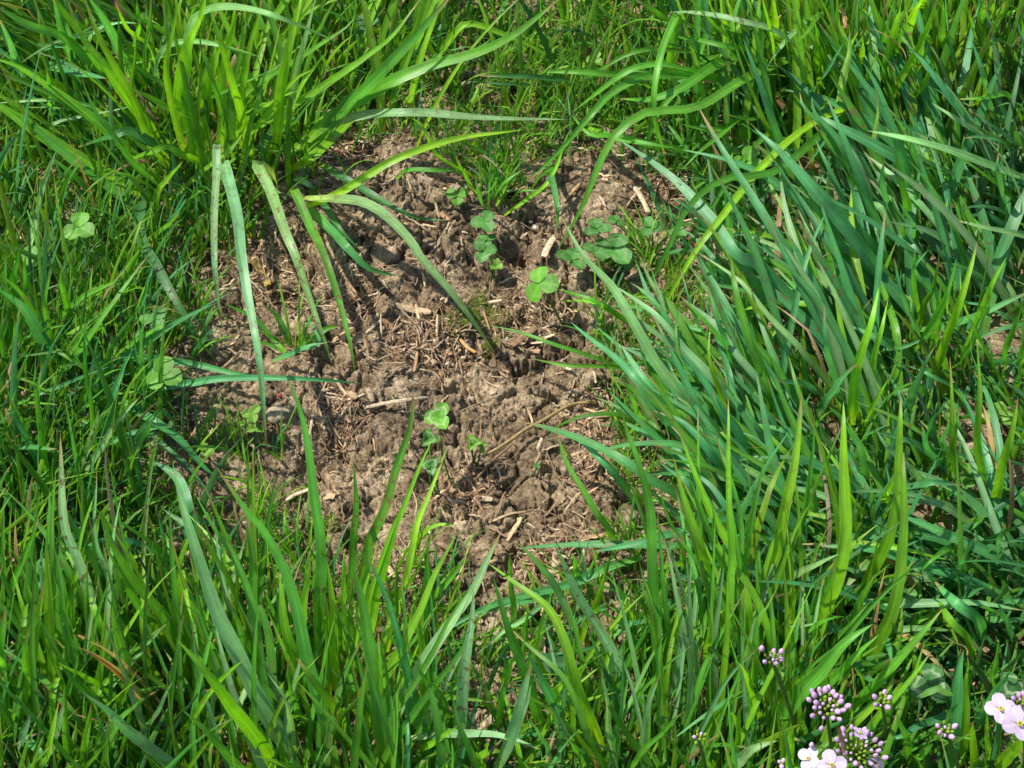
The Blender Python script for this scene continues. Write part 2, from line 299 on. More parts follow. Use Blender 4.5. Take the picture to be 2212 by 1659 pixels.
def blade_field(bx, by, az, lean, ln, wd, col, alpha, K=8):
    n = len(bx); t = np.linspace(0, 1, K)
    e0 = R(84)-lean*R(26)*rng.random(n); bend = lean*(R(45)+R(75)*rng.random(n))
    el = e0[:, None]-bend[:, None]*t[None]**1.3; kk = rng.random(n); el = el-((kk < .16)*rng.uniform(.5, 1.5, n))[:, None]*(t[None] > rng.uniform(.4, .8, n)[:, None]); cur = az[:, None]+(rng.normal(0, .35, n))[:, None]*t[None]
    ds = ln[:, None]/(K-1)
    dx, dy, dz = np.cos(el)*np.cos(cur)*ds, np.cos(el)*np.sin(cur)*ds, np.sin(el)*ds
    P = np.stack([np.cumsum(q, 1)-q[:, :1] for q in (dx, dy, dz)], -1)
    P[..., 0] += bx[:, None]; P[..., 1] += by[:, None]; P[..., 2] += (height(bx, by)-.002)[:, None]
    Tn = np.stack([dx, dy, dz], -1); Tn /= np.linalg.norm(Tn, axis=-1, keepdims=True)
    side = np.stack([-np.sin(cur), np.cos(cur), np.zeros_like(cur)], -1); nor = np.cross(side, Tn)
    ro = (rng.normal(0, .55, n)[:, None]+rng.normal(0, .5, n)[:, None]*t[None])[..., None]
    s2 = side*np.cos(ro)+nor*np.sin(ro); n2 = nor*np.cos(ro)-side*np.sin(ro)
    pr = (.6+.4*sst(0, .2, t))*(1-t**2.6)**.9; hw = (wd[:, None]*pr[None]/2)[..., None]
    V = np.stack([P-s2*hw, P-n2*hw*.35, P+s2*hw], 2).reshape(n, K*3, 3)
    q = quads(K, 3); F = (q[None]+(np.arange(n)*K*3)[:, None, None]).reshape(-1, 4)
    C = np.ones((n, K, 3, 4)); f = sst(0, .35, t)[None, :, None, None]
    yb = rng.random(n)[:, None]**2; basec = (col*np.array([1.5, 1.15, .9])+np.array([.03, .03, .0]))*(1-yb)+np.array([.30, .28, .10])*yb
    C[..., :3] = basec[:, None, None]*(1-f)+col[:, None, None]*f; C[..., 3] = alpha[:, None, None]
    tip = (rng.random(n) < .16)[:, None]*sst(.86, .97, t)[None]; C[..., :3] = C[..., :3]*(1-tip[..., None, None])+np.array([.33, .22, .10])*tip[..., None, None]
    U = np.zeros((n, K, 3, 2)); U[..., 0] = np.array([0, .5, 1])+rng.random(n)[:, None, None]*7; U[..., 1] = t[None, :, None]
    return V.reshape(-1, 3), F, C.reshape(-1, 4), U.reshape(-1, 2)
FL = FLOW
def lawn(N, margin, lenk=1., widk=1., hero=False):
    bx = rng.uniform(-.50, .50, N); by = rng.uniform(-.44, .56, N)
    px, py = to_px(bx, by)
    D = np.stack([np.hypot(px-f[0], py-f[1])/f[2] for f in FL]) + rng.normal(0, .16, (len(FL), N))
    k = np.argmin(D, 0)
    keep = (~bare(px, py)) & (rng.random(N) < np.array([f[9] for f in FL])[k]/2.3)
    cl = fbm(bx*34, by*34, 91, 2); keep &= rng.random(N) < .45+sst(.34, .6, cl)*.8
    if lenk > .5:
        for cx, cy, cr in CLEAR: keep &= np.hypot((px-cx), (py-cy)*.8) > cr
    hd = np.radians(np.array([f[3] for f in FL], float)[k]); l_ = np.array([f[6] for f in FL], float)[k]/100*lenk*.8
    vx, vy, vz = bx+np.cos(hd)*l_*.55-CAM[0], by+np.sin(hd)*l_*.55-CAM[1], l_*.6-CAM[2]
    dd = vy*_f[1]+vz*_f[2]; tx, ty = (3318+FPX*vx/dd)/3, (2488.5-FPX*(vy*_u[1]+vz*_u[2])/dd)/3
    keep &= ~(inpoly(tx, ty, SOIL) & (rng.random(N) < (.85 if lenk > .5 else .35)))
    bx, by, px, py, k = bx[keep], by[keep], px[keep], py[keep], k[keep]; n = len(bx)
    A = lambda i: np.array([f[i] for f in FL], float)[k]
    az = np.radians(A(3)+rng.normal(0, 1, n)*A(4)); ln = A(6)/100*rng.uniform(.45, 1.15, n)*lenk; wd = A(7)/1000*rng.uniform(.55, 1.25, n)*widk
    pal = [FL[i][8] for i in k]; pc = np.array([PAL[p[0] if r < .5 else (p[1] if r < .8 else p[-1])] for p, r in zip(pal, rng.random(n))])
    dry = rng.random(n) < .035; pc[dry] = PAL['s']
    pc = pc*rng.uniform(.65, 1.12, n)[:, None]*np.stack([rng.uniform(.8, 1.25, n), np.ones(n), rng.uniform(.7, 1.3, n)], 1)
    return blade_field(bx, by, az, A(5)*rng.uniform(.6, 1.5, n), ln, wd, pc, (rng.random(n) < .22)*rng.random(n))
A_ = Acc(); v, f, c, u = lawn(34000, 0, .74, 1.15); A_.add(v, f, c, u)
# short under-growth right at the soil
v, f, c, u = lawn(40000, 0, .45, .9); A_.add(v, f, c, u)
FL = [q for q in FLOW if q[7] > 2.5]; v, f, c, u = lawn(3200, 0, 1.3, 1.3); A_.add(v, f, c, u); FL = FLOW
# a few sprigs standing in the bare soil
spr = [(640, 755, 26, 5, 70, 6), (620, 750, 10, 4, 150, 4), (600, 975, 20, 5, 100, 8), (490, 960, 50, 3.5, 70, 12), (560, 1120, 50, 4, 60, 26), (640, 1200, 60, 4, 90, 20), (1055, 455, 26, 4, 80, 26), (1350, 1000, 40, 3, 100, 30), (1230, 990, 12, 2, 90, 3),
       (1310, 760, 30, 5, 170, 8), (1370, 930, 30, 4, 100, 26), (1390, 560, 30, 5, 95, 26), (900, 1240, 60, 5, 70, 16), (1100, 1400, 110, 6, 30, 30), (1280, 1300, 70, 6, 130, 14), (960, 1330, 60, 5, 60, 14), (760, 330, 40, 4, 60, 8), (980, 330, 40, 5, 100, 20), (1080, 375, 40, 5, 90, 26), (1310, 560, 20, 3, 60, 5), (700, 1290, 60, 6, 90, 22), (430, 700, 40, 5, 40, 14), (1290, 1180, 50, 3, 70, 8), (820, 290, 50, 4, 90, 10)]
for i in range(len(SOIL)):
    (x1, y1), (x2, y2) = SOIL[i], SOIL[i-1]; ln0 = math.hypot(x2-x1, y2-y1)
    for s in np.arange(0, 1, 26/ln0):
        cx_, cy_ = x1+(x2-x1)*s, y1+(y2-y1)*s; cx_ += (960-cx_)*rng.uniform(0, .09); cy_ += (800-cy_)*rng.uniform(0, .09)
        if rng.random() < .55: spr.append((cx_, cy_, 14, rng.uniform(2.5, 5.5), rng.uniform(30, 150), int(rng.integers(2, 7))))
for px, py, r, L_, a, n in spr:
    q = np.array([W(3*(px+rng.normal(0, r*.5)), 3*(py+rng.normal(0, r*.4))) for _ in range(n)])
    pc = np.array([PAL[rng.choice(list('lgygb'))] for _ in range(n)])*rng.uniform(.8, 1.2, n)[:, None]
    v, f, c, u = blade_field(q[:, 0], q[:, 1], np.radians(a+rng.normal(0, 45, n)), np.full(n, .7), L_/100*rng.uniform(.5, 1.1, n), rng.uniform(.9, 2.0, n)/1000, pc, np.zeros(n)); A_.add(v, f, c, u)
tag(A_.build('grass', M_LAWN), 'dense green lawn grass growing round the bare soil patch', 'grass', kind='stuff')

# ------------------------------------------------------------------ traced blades, tuft by tuft
def ribbon(P, wd, col, roll=0., tw=0., fold=.30, alpha=.3, n=26, tip='point', nc=5, pale=True):
    C = catmull(P, n); t = np.linspace(0, 1, n)
    C = C+np.stack([(vn(t*4+rng.random()*90, t*0, 3)-.5)*.0016, (vn(t*4+rng.random()*90, t*0, 4)-.5)*.0016, t*0], 1)
    view = CAM-C.mean(0); view /= np.linalg.norm(view); N0 = np.array([0, 0, 1.])*.55+view*.65
    wav = (vn(t*3.5+rng.random()*50, t*0, 5)-.5)*.55
    Tn, N, B = frames(C, N0, roll+tw*(t-.4)+wav)
    pr = (.62+.38*sst(0, .22, t))*((1-t**3.0)**.85 if tip == 'point' else np.where(t > .985, .8, 1)*(1-.25*t))
    pr = pr*(1+.10*(vn(t*7+rng.random()*50, t*0, 6)-.5)); hw = wd*pr/2
    s = np.linspace(-1, 1, nc); prof = (np.abs(s)-.5)*fold
    V = C[:, None]+B[:, None]*(hw[:, None, None]*s[None, :, None])*math.cos(fold*.6)+N[:, None]*(hw[:, None, None]*prof[None, :, None])
    Cc = np.ones((n, nc, 4)); col = np.array(col); f = sst(0, .30, t)[:, None, None]
    bc = col*np.array([1.55, 1.2, .9])+np.array([.035, .035, 0]) if pale else col
    Cc[..., :3] = bc*(1-f)+col*f
    mid = np.exp(-(s/.14)**2)[None, :, None]*.22; Cc[..., :3] = Cc[..., :3]*(1+mid)
    if rng.random() < .45:
        k = sst(rng.uniform(.82, .94), .985, t)[:, None, None]; Cc[..., :3] = Cc[..., :3]*(1-k)+np.array([.34, .21, .09])*k
    if alpha > .5:
        k = (sst(.6, .9, np.abs(s))[None]*(vn(t*9+rng.random()*50, t*0, 9) > .55)[:, None]*.7)[..., None]
        Cc[..., :3] = Cc[..., :3]*(1-k)+np.array([.30, .19, .08])*k
    Cc[..., 3] = alpha
    U = np.stack(np.meshgrid(np.linspace(0, 1, nc)+rng.random()*7, t*max(1, np.linalg.norm(P[-1]-P[0])*12)), -1).reshape(-1, 2)
    return V.reshape(-1, 3), quads(n, nc), Cc.reshape(-1, 4), U
def trace(line):
    """ t|b z0 zm z1 w col[flags] pts ; z in cm from base to tip """
    tk = line.split(); order = tk[0]; z0, zm, z1 = map(float, tk[1:4]); wpx = float(tk[4]); col = tk[5]
    pts = T(' '.join(tk[6:]))
    if order == 't': pts = pts[::-1]
    n = len(pts); L = np.r_[0, np.cumsum([math.dist(pts[i], pts[i+1]) for i in range(n-1)])]; L /= L[-1]
    out = []
    for (a, b), s in zip(pts, L):
        z = (z0*(1-s)*(1-2*s)+4*zm*s*(1-s)+z1*s*(2*s-1))/100
        p = W(a, b, z); g = hgt(p[0], p[1])
        out.append(W(a, b, max(z, 0)+max(g, -.003)+.0012))
    P = np.array(out); wd = wpx/FPX*depth(P[n//2])*1.06
    if z0 >= 3:                                            # a folded blade: its lower half rises from the root behind the fold
        q = P[0]+np.array([rng.uniform(-.008, .008), .012, 0]); P = np.vstack([[q[0], q[1]+.008, hgt(q[0], q[1])], q-np.array([0, .004, (q[2]-hgt(q[0], q[1]))*.4]), P])
    return P, wd, col
HERO = {
'A': ('large bright yellow green grass tussock spilling over the upper left of the soil', """
b 2 10 17 105 l 1 1150,860 1180,600 1220,330 1290,120 1340,-60
b 1 9 16 48 y 1 1260,1110 1200,980 1150,850 1080,500 1130,150 1140,-50
b 0 9 15 62 y 1 1210,1150 1000,960 860,650 640,250 520,-60
b 1 9 14 66 y 1 1150,1000 880,720 700,450 540,230 420,-50
b 1 4 7 105 y 1 960,1270 800,1200 640,1110 450,990 200,820 20,700 -150,600
b 1 6 9 66 y 1 1050,1180 830,980 560,740 330,570 100,420 -80,370
b 2 6 9 48 g 1 900,950 560,760 300,600 0,470
b 2 6 3 60 d 1 1180,990 1000,930 850,850 730,880 500,960
b 4 16 13 72 p 1 1200,560 1220,200 1300,90 1400,45 1560,45 1750,90 1950,170 2190,280
b 1 9 15 60 y 1 1640,1060 1550,680 1450,300 1380,100 1360,-40
b 1 6 10 50 y 1 1430,1000 1700,800 2212,480 2 200,340 340,220 520,-20
b 1 7 11 84 g 1 1850,1020 2120,800 2 0,720 300,540 560,430 900,330 1150,200 1430,-20
b 1 7 12 84 g 1 1980,1020 2 50,660 150,590 330,400 480,240 640,60 740,-60
b 2 8 11 42 g 1 1500,700 1680,540 1850,430 2212,200 2300,100
b 1 9 14 76 y 1 1780,1000 1820,600 1880,300 1950,0 1960,-60
b 1 9 13 56 p 1 1800,900 1900,600 1960,300 2040,-20
b 4 5 .8 56 px 1 1400,940 1400,1100 1400,1300 1385,1659 4 1400,200 1420,380 1450,500
b 5 6 .5 78 p 1 1450,1050 1480,1150 1540,1400 1570,1659 4 1620,300 1670,600 1700,900 1715,1150 1735,1280
b 5 5 .5 72 px 1 1660,1060 1750,1230 1850,1500 1920,1659 4 2000,250 2080,500 2150,720
b 3 4 .5 62 gx 1 1900,1230 2000,1450 2100,1659 5 0,330 60,550 100,780
b 3 3 .6 76 d 1 920,1300 900,1450 930,1600 4 1000,50 1100,230 1200,400 1300,560 1420,720
b 1 5 5 55 y 1 1980,1350 2212,1240 2 300,1050 560,950 800,890 1000,860 1190,835
b 1 6 .5 84 p 1 1950,1290 2 0,1290 150,1310 300,1400 450,1560 5 510,0 700,220 850,420 1005,650
b 1 2 .6 56 d 1 2050,1060 2 0,1150 200,1270 400,1380 520,1420 690,1430
b 2 5 4 62 pe 1 1950,900 2 0,780 200,740 380,735 550,735 800,750 1100,765 1460,770
b 4 5 7 26 p 1 340,810 560,750 700,720 840,690
b 2 6 5 28 p 1 800,820 620,700 540,670 400,650 200,650 -50,670
b .5 3 7 50 y 1 980,1600 1000,1400 1020,1250 1100,1150 1180,1040
b .5 3 6 44 b 1 1020,1600 1100,1450 1210,1290
b 1 5 9 52 y 1 1300,1150 1230,900 1190,650 1260,350
b 1 5 8 56 y 1 1350,1100 1300,800 1100,700 900,590 820,560
b 1 6 10 48 y 1 1320,880 1350,600 1380,350 1450,150
b 1 6 9 44 y 1 1500,1000 1700,780 1900,520 2030,440
b 1 5 8 40 y 1 1450,1000 1580,800 1800,640 1950,580
b 1 6 12 60 y 1 1400,1100 1440,800 1440,500 1500,200 1520,0
b 1 5 9 40 l 1 1720,1050 1830,820 1950,560 2120,330
b 1 8 13 46 y 1 1600,1050 1560,700 1600,400 1680,100 1690,-40
b 1 8 13 40 g 1 950,600 930,400 970,150 980,-50
b 0 2 .8 60 y 1 1850,1120 2050,1000 2 40,800 180,660
b .5 3 5 34 l 1 1070,1310 1300,1130 1500,950 1600,790
b .5 3 2 36 g 2 350,1160 440,1100 600,1100 740,1110 810,1160
b 0 4 7 34 y 2 880,1160 740,1090 600,980 520,820 440,760
b 0 2 1 50 p 1 1900,1150 1980,1190 2035,1220
b .5 3 .6 66 b 1 1980,1330 2 0,1560 60,1620 5 180,80 370,130
b .5 1.5 .4 46 d 1 2000,1230 2100,1330 2200,1480 2 120,1620
"""),
'N': ('loose clump of mixed broad blades filling the top left corner', """
t 1 8 12 86 g 1 -50,20 200,170 400,240 600,400 800,560
t 1 8 13 84 b 1 570,-20 680,150 780,350 860,560
t 1 7 12 60 b 1 340,-20 400,200 470,400 510,540
t 1 7 11 58 b 1 -20,100 60,280 110,440 160,600
t 1 6 9 34 p 1 150,400 350,280 600,210 780,150
t 1 6 9 32 p 1 900,150 760,150 600,220 500,440
t 1 5 9 60 b 1 690,510 500,470 320,430 180,400
t 1 5 7 44 g 1 0,340 150,430 400,560 540,660
t 1 3 7 40 p 1 370,970 300,1150 230,1400 170,1659
t 1 3 7 38 g 1 540,1040 450,1150 380,1350 350,1659
t 1 6 9 52 g 1 300,460 320,600 350,760
t 1 7 11 50 g 1 880,-20 900,180 860,330
t 1 7 11 44 y 1 740,10 820,180 960,300 1020,480
"""),
'B': ('thick clump of thin mid green blades along the left edge', """
t 1 4 8 50 b 4 1390,305 1150,430 900,590 700,700 500,850 300,1000
t 1 4 7 40 g 4 1110,410 850,570 600,790
t .8 2.4 1.4 48 b 4 2350,830 2000,805 1700,795 1400,800 1200,830 700,900
t .6 2.4 1.2 46 b 4 1880,795 1600,778 1200,690 880,650 600,690
t 1 3 2 34 bx 4 1300,800 1080,750 920,740 750,790 600,830
t 1 5 9 48 b 4 860,620 750,850 690,1100 680,1180
t 1 4 7 46 px 4 920,910 720,1140 500,1500
t 1 5 8 44 px 4 655,990 570,1240 440,1500
t 1 3 3 44 b 4 1170,1100 950,1120 700,1200 500,1240
t 1 2.5 1 64 b 4 1450,1470 1340,1390 1150,1180 950,1040 700,900
t 1 4 3 86 bx 4 980,1330 1150,1450 1220,1659 7 1290,300
b 1 5 9 76 b 4 370,780 330,650 250,480 150,330 -20,210
t 1 5 9 42 g 4 330,60 290,300 330,550 380,750
t 1 5 9 48 g 4 390,80 430,300 490,500
t 1 5 8 48 g 4 960,0 700,350 450,700 150,930
t 1 4 6 28 p 4 100,660 300,630 560,600
t 1 4 6 26 g 4 370,970 200,950 0,960
t 1 6 9 46 g 4 265,700 240,900 280,1250 340,1500
t 1 4 6 44 b 4 370,1250 200,1240 0,1240
t 1 5 8 46 g 4 760,160 600,230 460,330 300,480
t 1 5 8 40 b 4 1010,30 920,300 870,430
t 1 3 7 30 g 4 700,520 620,400 600,600 630,700
t 1 4 8 40 g 4 580,400 500,560 330,830
t 1 3 6 44 d 4 1050,1000 950,1110 860,1300 800,1500
t .5 2 3 16 l 4 1430,1070 1300,1230 1230,1330
t .5 2 3 36 b 4 2130,560 2000,590 1880,640 1760,680
t 1 4 8 60 g 4 170,0 160,250 130,520 140,700
t 1 4 8 50 g 4 120,-40 90,200 110,500
t 1 4 7 42 g 4 40,-30 30,250 60,480 90,680
t 1 4 7 50 b 4 60,930 100,1050 160,1150 300,1450
"""),
'C': ('upright mid green blades with browned tips in the bottom left corner', """
t 1 8 12 74 px 4 390,1150 7 420,50 500,300 570,550 600,800 640,1100
t 1 7 12 72 y 7 290,160 300,450 330,800 350,1100 370,1400
t 1 7 12 52 g 7 250,0 150,330 80,500 50,800
t 1 7 11 40 g 7 30,-40 20,300 5,700
t 1 6 10 74 y 7 280,450 230,800 180,1100 80,1400
t 1 7 11 58 g 7 340,230 400,500 430,800 550,1150 600,1300
t 1 7 12 80 g 7 640,0 750,250 900,500 1060,680 1160,830 1300,1050
t 1 6 10 62 g 7 680,230 800,430 920,630 1000,740 1120,900
t 2 6 9 80 px 7 530,1155 700,1300 900,1480 1080,1640 1180,1760
t 1 5 8 42 so 7 500,880 620,940 800,1080 1000,1300
t 1 6 10 78 g 7 720,600 780,850 820,1050 840,1250
t 1 4 8 42 y 7 370,960 700,1150 950,1380 1050,1430
t 1 6 10 58 y 7 590,1250 560,1450 530,1659 520,1760
t 1 3 6 58 d 7 520,580 750,680 1000,830 1200,1000
t 1 6 10 70 g 7 -60,900 20,1000 60,1200
t 1 6 9 80 g 7 30,600 0,900 -60,1300
t 1 6 9 50 g 7 430,1100 420,1350 440,1659
t 1 5 8 70 px 7 410,1220 360,1400 300,1620
t 1 7 10 60 y 7 170,750 170,1000 190,1250
t 1 5 9 60 g 7 900,1210 750,1400 550,1659
t 1 5 8 46 g 7 520,910 460,1100 440,1300
t .6 3 2 60 b 7 300,1659 250,1560 160,1450 130,1350
t 1 4 4 44 b 7 500,240 650,190 850,190 980,240 1080,300
t 1 5 8 34 bx 7 1000,-60 1060,150 1090,400 1130,580
"""),
'D': ('tall broad pale blades rising from the bottom edge left of centre', """
t 1 9 14 108 p 4 1110,1330 7 1190,0 1300,350 1400,650 1520,900 1650,1180 1800,1450 1950,1720
t 1 9 13 100 y 7 1150,830 1300,1000 1500,1250 1650,1450 1800,1700
t 1 9 14 84 g 4 1400,1350 1600,1659 7 1700,120 1830,350 1930,650 2000,1000 2100,1350 2200,1700
t 1 7 11 72 g 4 1860,780 1950,1050 2010,1350 2060,1659 7 2080,150 2080,450 2060,700 2050,950
t 1 7 11 72 g 7 1600,-20 1640,300 1640,550 1620,850 1590,1050
t 2 7 11 44 y 7 1585,940 1400,1120 1200,1400 1130,1500
t 1 6 10 78 l 7 2010,300 1970,600 1940,1100 1970,1300
t 1 6 10 62 y 7 2110,300 2150,600 2160,900 2190,1200
t 1 7 12 98 g 8 60,310 130,600 200,950 250,1300 290,1700
t 1 7 11 58 b 8 150,270 280,550 370,850 450,1150 520,1500
t 1 7 11 66 y 8 750,140 600,400 500,650 350,950 200,1250 100,1600
t 1 6 10 66 gx 5 470,840 440,1100 340,1400 270,1659 8 180,200 100,500
t 1 6 10 46 y 5 600,1180 500,1400 400,1659 8 330,150 200,500 120,800
t 1 6 9 50 l 5 690,1240 590,1500 520,1659 8 470,150 400,500 300,900
t 1 5 9 50 gx 5 90,1350 90,1659 8 80,200 60,600
t 1 5 9 56 y 8 400,0 300,300 220,600 150,900
t 1 6 9 60 g 8 170,150 160,400 110,700
t 1 6 10 60 y 7 1240,700 1180,400 1230,900 1280,1000
t 1 7 10 50 g 7 1430,500 1560,800 1600,1150
t 1 6 9 76 y 7 1800,380 1850,700 1900,1000 1920,1250
t 1 6 8 40 p 7 1730,1030 1860,1250 1920,1600
t 1 6 8 44 g 7 1860,960 1900,1200 1950,1400
t 1 5 8 60 g 8 550,250 540,600 530,900
t 1 6 10 46 l 8 20,250 15,600 30,1000
t .5 2 3 30 y 8 740,90 620,90 520,160 470,260
t 1 5 8 54 g 7 1340,810 1450,1000 1560,1200
"""),
'E': ('crossing grey green blades at the bottom centre over the soil edge', """
t 1 7 12 88 p 8 1040,100 950,280 850,500 720,700 560,930 440,1130 320,1350 220,1600
t 1 9 9 74 y 8 945,330 1120,470 1320,620 1420,800 1500,1050 1600,1300 1690,1550
t 1 7 11 74 g 8 990,410 1080,750 1170,1000 1250,1250 1330,1420
t 1 6 9 78 b 8 1210,910 1290,1070 1380,1250 1430,1500
t 1 7 11 88 p 8 1240,980 1180,1200 1100,1450 1000,1680
t 1 7 11 84 px 8 855,485 830,800 790,1150 770,1600
t 1 5 8 44 px 8 780,910 660,1130 570,1320 520,1500
t 1 5 8 46 g 8 1110,930 1050,1150 1000,1390
t 1 2 1 52 b 8 1140,235 1400,220 1800,215 2212,235 2400,290
t 1 2.5 2 54 b 8 1620,270 1900,210 2212,130 2400,100
t 1 2 1.4 58 b 8 560,850 900,640 1200,540 1500,460 1720,360 1950,290
t 1 2 1 44 b 8 850,700 1050,600 1250,560 1420,490
t 1 2 1 36 p 8 880,930 1050,780 1200,680 1390,510
t 1 5 10 74 px 8 1370,210 1480,430 1620,680 1750,900 1810,1100 1800,1350
t 1 4 8 50 p 8 1130,190 1350,430 1480,690 1560,820
t 1 4 8 46 y 8 1720,350 1640,600 1540,870
t 1 5 9 46 p 8 2050,1050 1980,1300 1950,1700
t 2 6 9 38 g 8 2240,1290 2000,1500 1830,1700
t 1 6 9 46 p 8 1680,1000 1720,1250 1770,1700
t 2 4 5 54 p 8 1300,1530 1000,1440 750,1430 420,1470
t 1 4 6 46 y 8 760,1380 600,1490 480,1570
t 1 4 7 38 g 8 1085,250 1110,500 1120,750
t 1 4 7 36 g 8 1200,620 1190,800 1185,950
t 1 4 8 80 y 8 950,1480 920,1580 880,1700
t 1 5 9 44 g 8 1440,1450 1530,1560 1600,1700
t 1 4 7 40 b 8 1210,1340 1320,1500 1350,1659
t 1 3 5 34 g 8 690,1040 720,1200 740,1400 750,1659
t 1 3 5 44 g 8 1500,280 1520,440
t 1 4 7 60 y 8 1480,1050 1400,1180 1370,1300
t 1 2 3 34 g 8 820,270 700,430 590,560
t 1 3 5 60 b 8 1990,690 1850,740 1730,810
"""),
'F': ('lush wide yellow green blades standing beside the lilac flower heads', """
t 1 8 12 74 y 6 -60,1300 9 30,0 120,250 180,450 240,700 260,900
t 1 9 13 52 y 6 290,900 300,1200 310,1659 9 320,300 300,700 260,1100
t 1 9 14 80 l 6 770,880 740,1200 700,1500 9 620,200 540,430 460,640 430,750
t 1 9 13 98 y 6 1040,940 1050,1200 1060,1659 9 1050,200 1000,450 900,700 800,1050
t 1 7 11 72 y 6 -40,1100 9 180,0 350,300 420,600 430,900 400,1300
t 1 6 9 108 g 9 1240,720 1050,860 900,1020 700,1250 550,1500
t 1 6 9 70 g 9 1280,790 1050,1000 900,1150 800,1230
t 1 6 9 74 g 9 1680,630 1500,850 1300,1050 1080,1300 980,1450
t 1 6 9 56 p 9 1010,270 850,350 700,430 480,620
t 1 5 8 50 g 9 1010,680 800,770 640,890
t 1 5 9 44 l 9 360,980 430,1120 540,1440
t 1 5 6 84 p 9 620,1490 450,1550 270,1700
t 1 6 9 70 y 9 720,1400 700,1550 680,1720
t 1 6 9 90 y 9 2300,1400 2150,1540 2000,1700
t 1 5 8 84 b 9 1820,880 1790,1050 1770,1350 1740,1700
t 1 5 7 50 y 9 1960,1300 1970,1500 1960,1700
t 1 6 9 60 g 9 560,600 480,700 460,1000 450,1300
t 1 5 8 40 g 9 720,700 720,900 730,1100
t 1 5 8 56 g 9 1240,400 1150,560 1100,700 1000,900
t 1 6 9 60 g 9 1000,300 950,450 850,600 700,800
t 1 5 8 50 p 9 0,590 80,770 150,950
t 1 7 10 46 y 9 190,620 170,800 150,1000
t 1 5 8 40 g 9 0,620 -60,900 60,850
t 1 5 9 44 g 9 440,20 350,200 260,380
t 1 5 8 56 g 9 1380,1290 1440,1450 1480,1659
t .8 3 4 44 g 9 1600,990 1500,1050 1380,1180
t 1 4 4 56 g 9 780,1490 700,1480 620,1500
t .8 3 5 60 b 9 1280,1150 1150,1030 1040,930
t 1 4 6 50 b 9 1350,980 1320,850 1240,720
t 1 4 7 60 y 9 1890,1350 1880,1500 1880,1700
"""),
'G': ('long blue green blades sweeping left over the bare soil from the right', """
t 1 7 9 78 p 2 1430,1410 5 1570,0 1750,200 1900,450 2050,700 2212,870 6 150,1000 400,1250
t 1 7 7 70 p 5 1750,180 1900,280 2050,400 6 0,600 200,800 450,1100 560,1240
t 1 6 5 60 b 5 1480,420 1600,520 1750,640 1900,800 2100,1000 6 100,1150 300,1300
t 1 5 3 68 b 5 1170,1085 1300,1110 1550,1190 1800,1310 2000,1450 6 50,1590 200,1700
t 1 5 4 58 b 5 1640,1265 1900,1225 2100,1220 6 0,1240 300,1370 450,1600
t 1 5 7 48 g 5 1390,1120 1450,1320 1550,1500 1640,1659 8 1720,100 1790,250
t 1 8 13 74 g 5 1810,960 1850,1130 1930,1350 2000,1659 8 2010,300 2030,600 2050,900 2040,1300
t 1 5 5 58 b 5 1640,460 1800,600 2000,850 2212,1000 6 200,1180
t 1 4 3 34 g 5 960,450 1200,510 1400,580 1650,670 1850,760
t 1 3 2 30 g 5 1240,665 1450,705 1650,710 1900,740
t 1 4 3 34 g 5 1400,205 1550,255 1700,320 1900,450
t 1 3 2 28 y 5 1390,295 1600,300 1700,330 1820,420
t 1 8 10 76 g 6 310,0 340,250 440,560 540,800 600,1000 640,1200
t 1 7 9 54 b 6 170,220 230,420 300,620 380,900
t 1 7 9 70 b 6 -60,580 100,760 250,1000 420,1250 560,1400
t 1 6 8 76 b 6 -100,750 60,950 250,1180 400,1450 
t 1 6 6 62 b 6 -200,1000 0,1080 200,1300 400,1560
t 1 5 5 54 b 6 -100,1230 100,1400 300,1659
t 1 4 4 50 b 6 -60,440 130,480 0,480 250,700
t 1 4 4 52 b 6 430,1070 650,1130 850,1220 1020,1310
t 1 4 3 50 b 5 1450,1130 1700,1330 1900,1600
t 1 6 8 50 g 5 1800,780 1900,950 1960,1150
t 1 6 7 56 b 6 -300,200 -150,330 0,560 200,800
t 1 5 6 66 b 9 440,20 600,170 740,300 860,330
t 1 3 3 58 b 9 0,50 200,60 400,20 560,-60
t 1 2 2 50 b 9 250,240 100,200 -60,240 
"""),
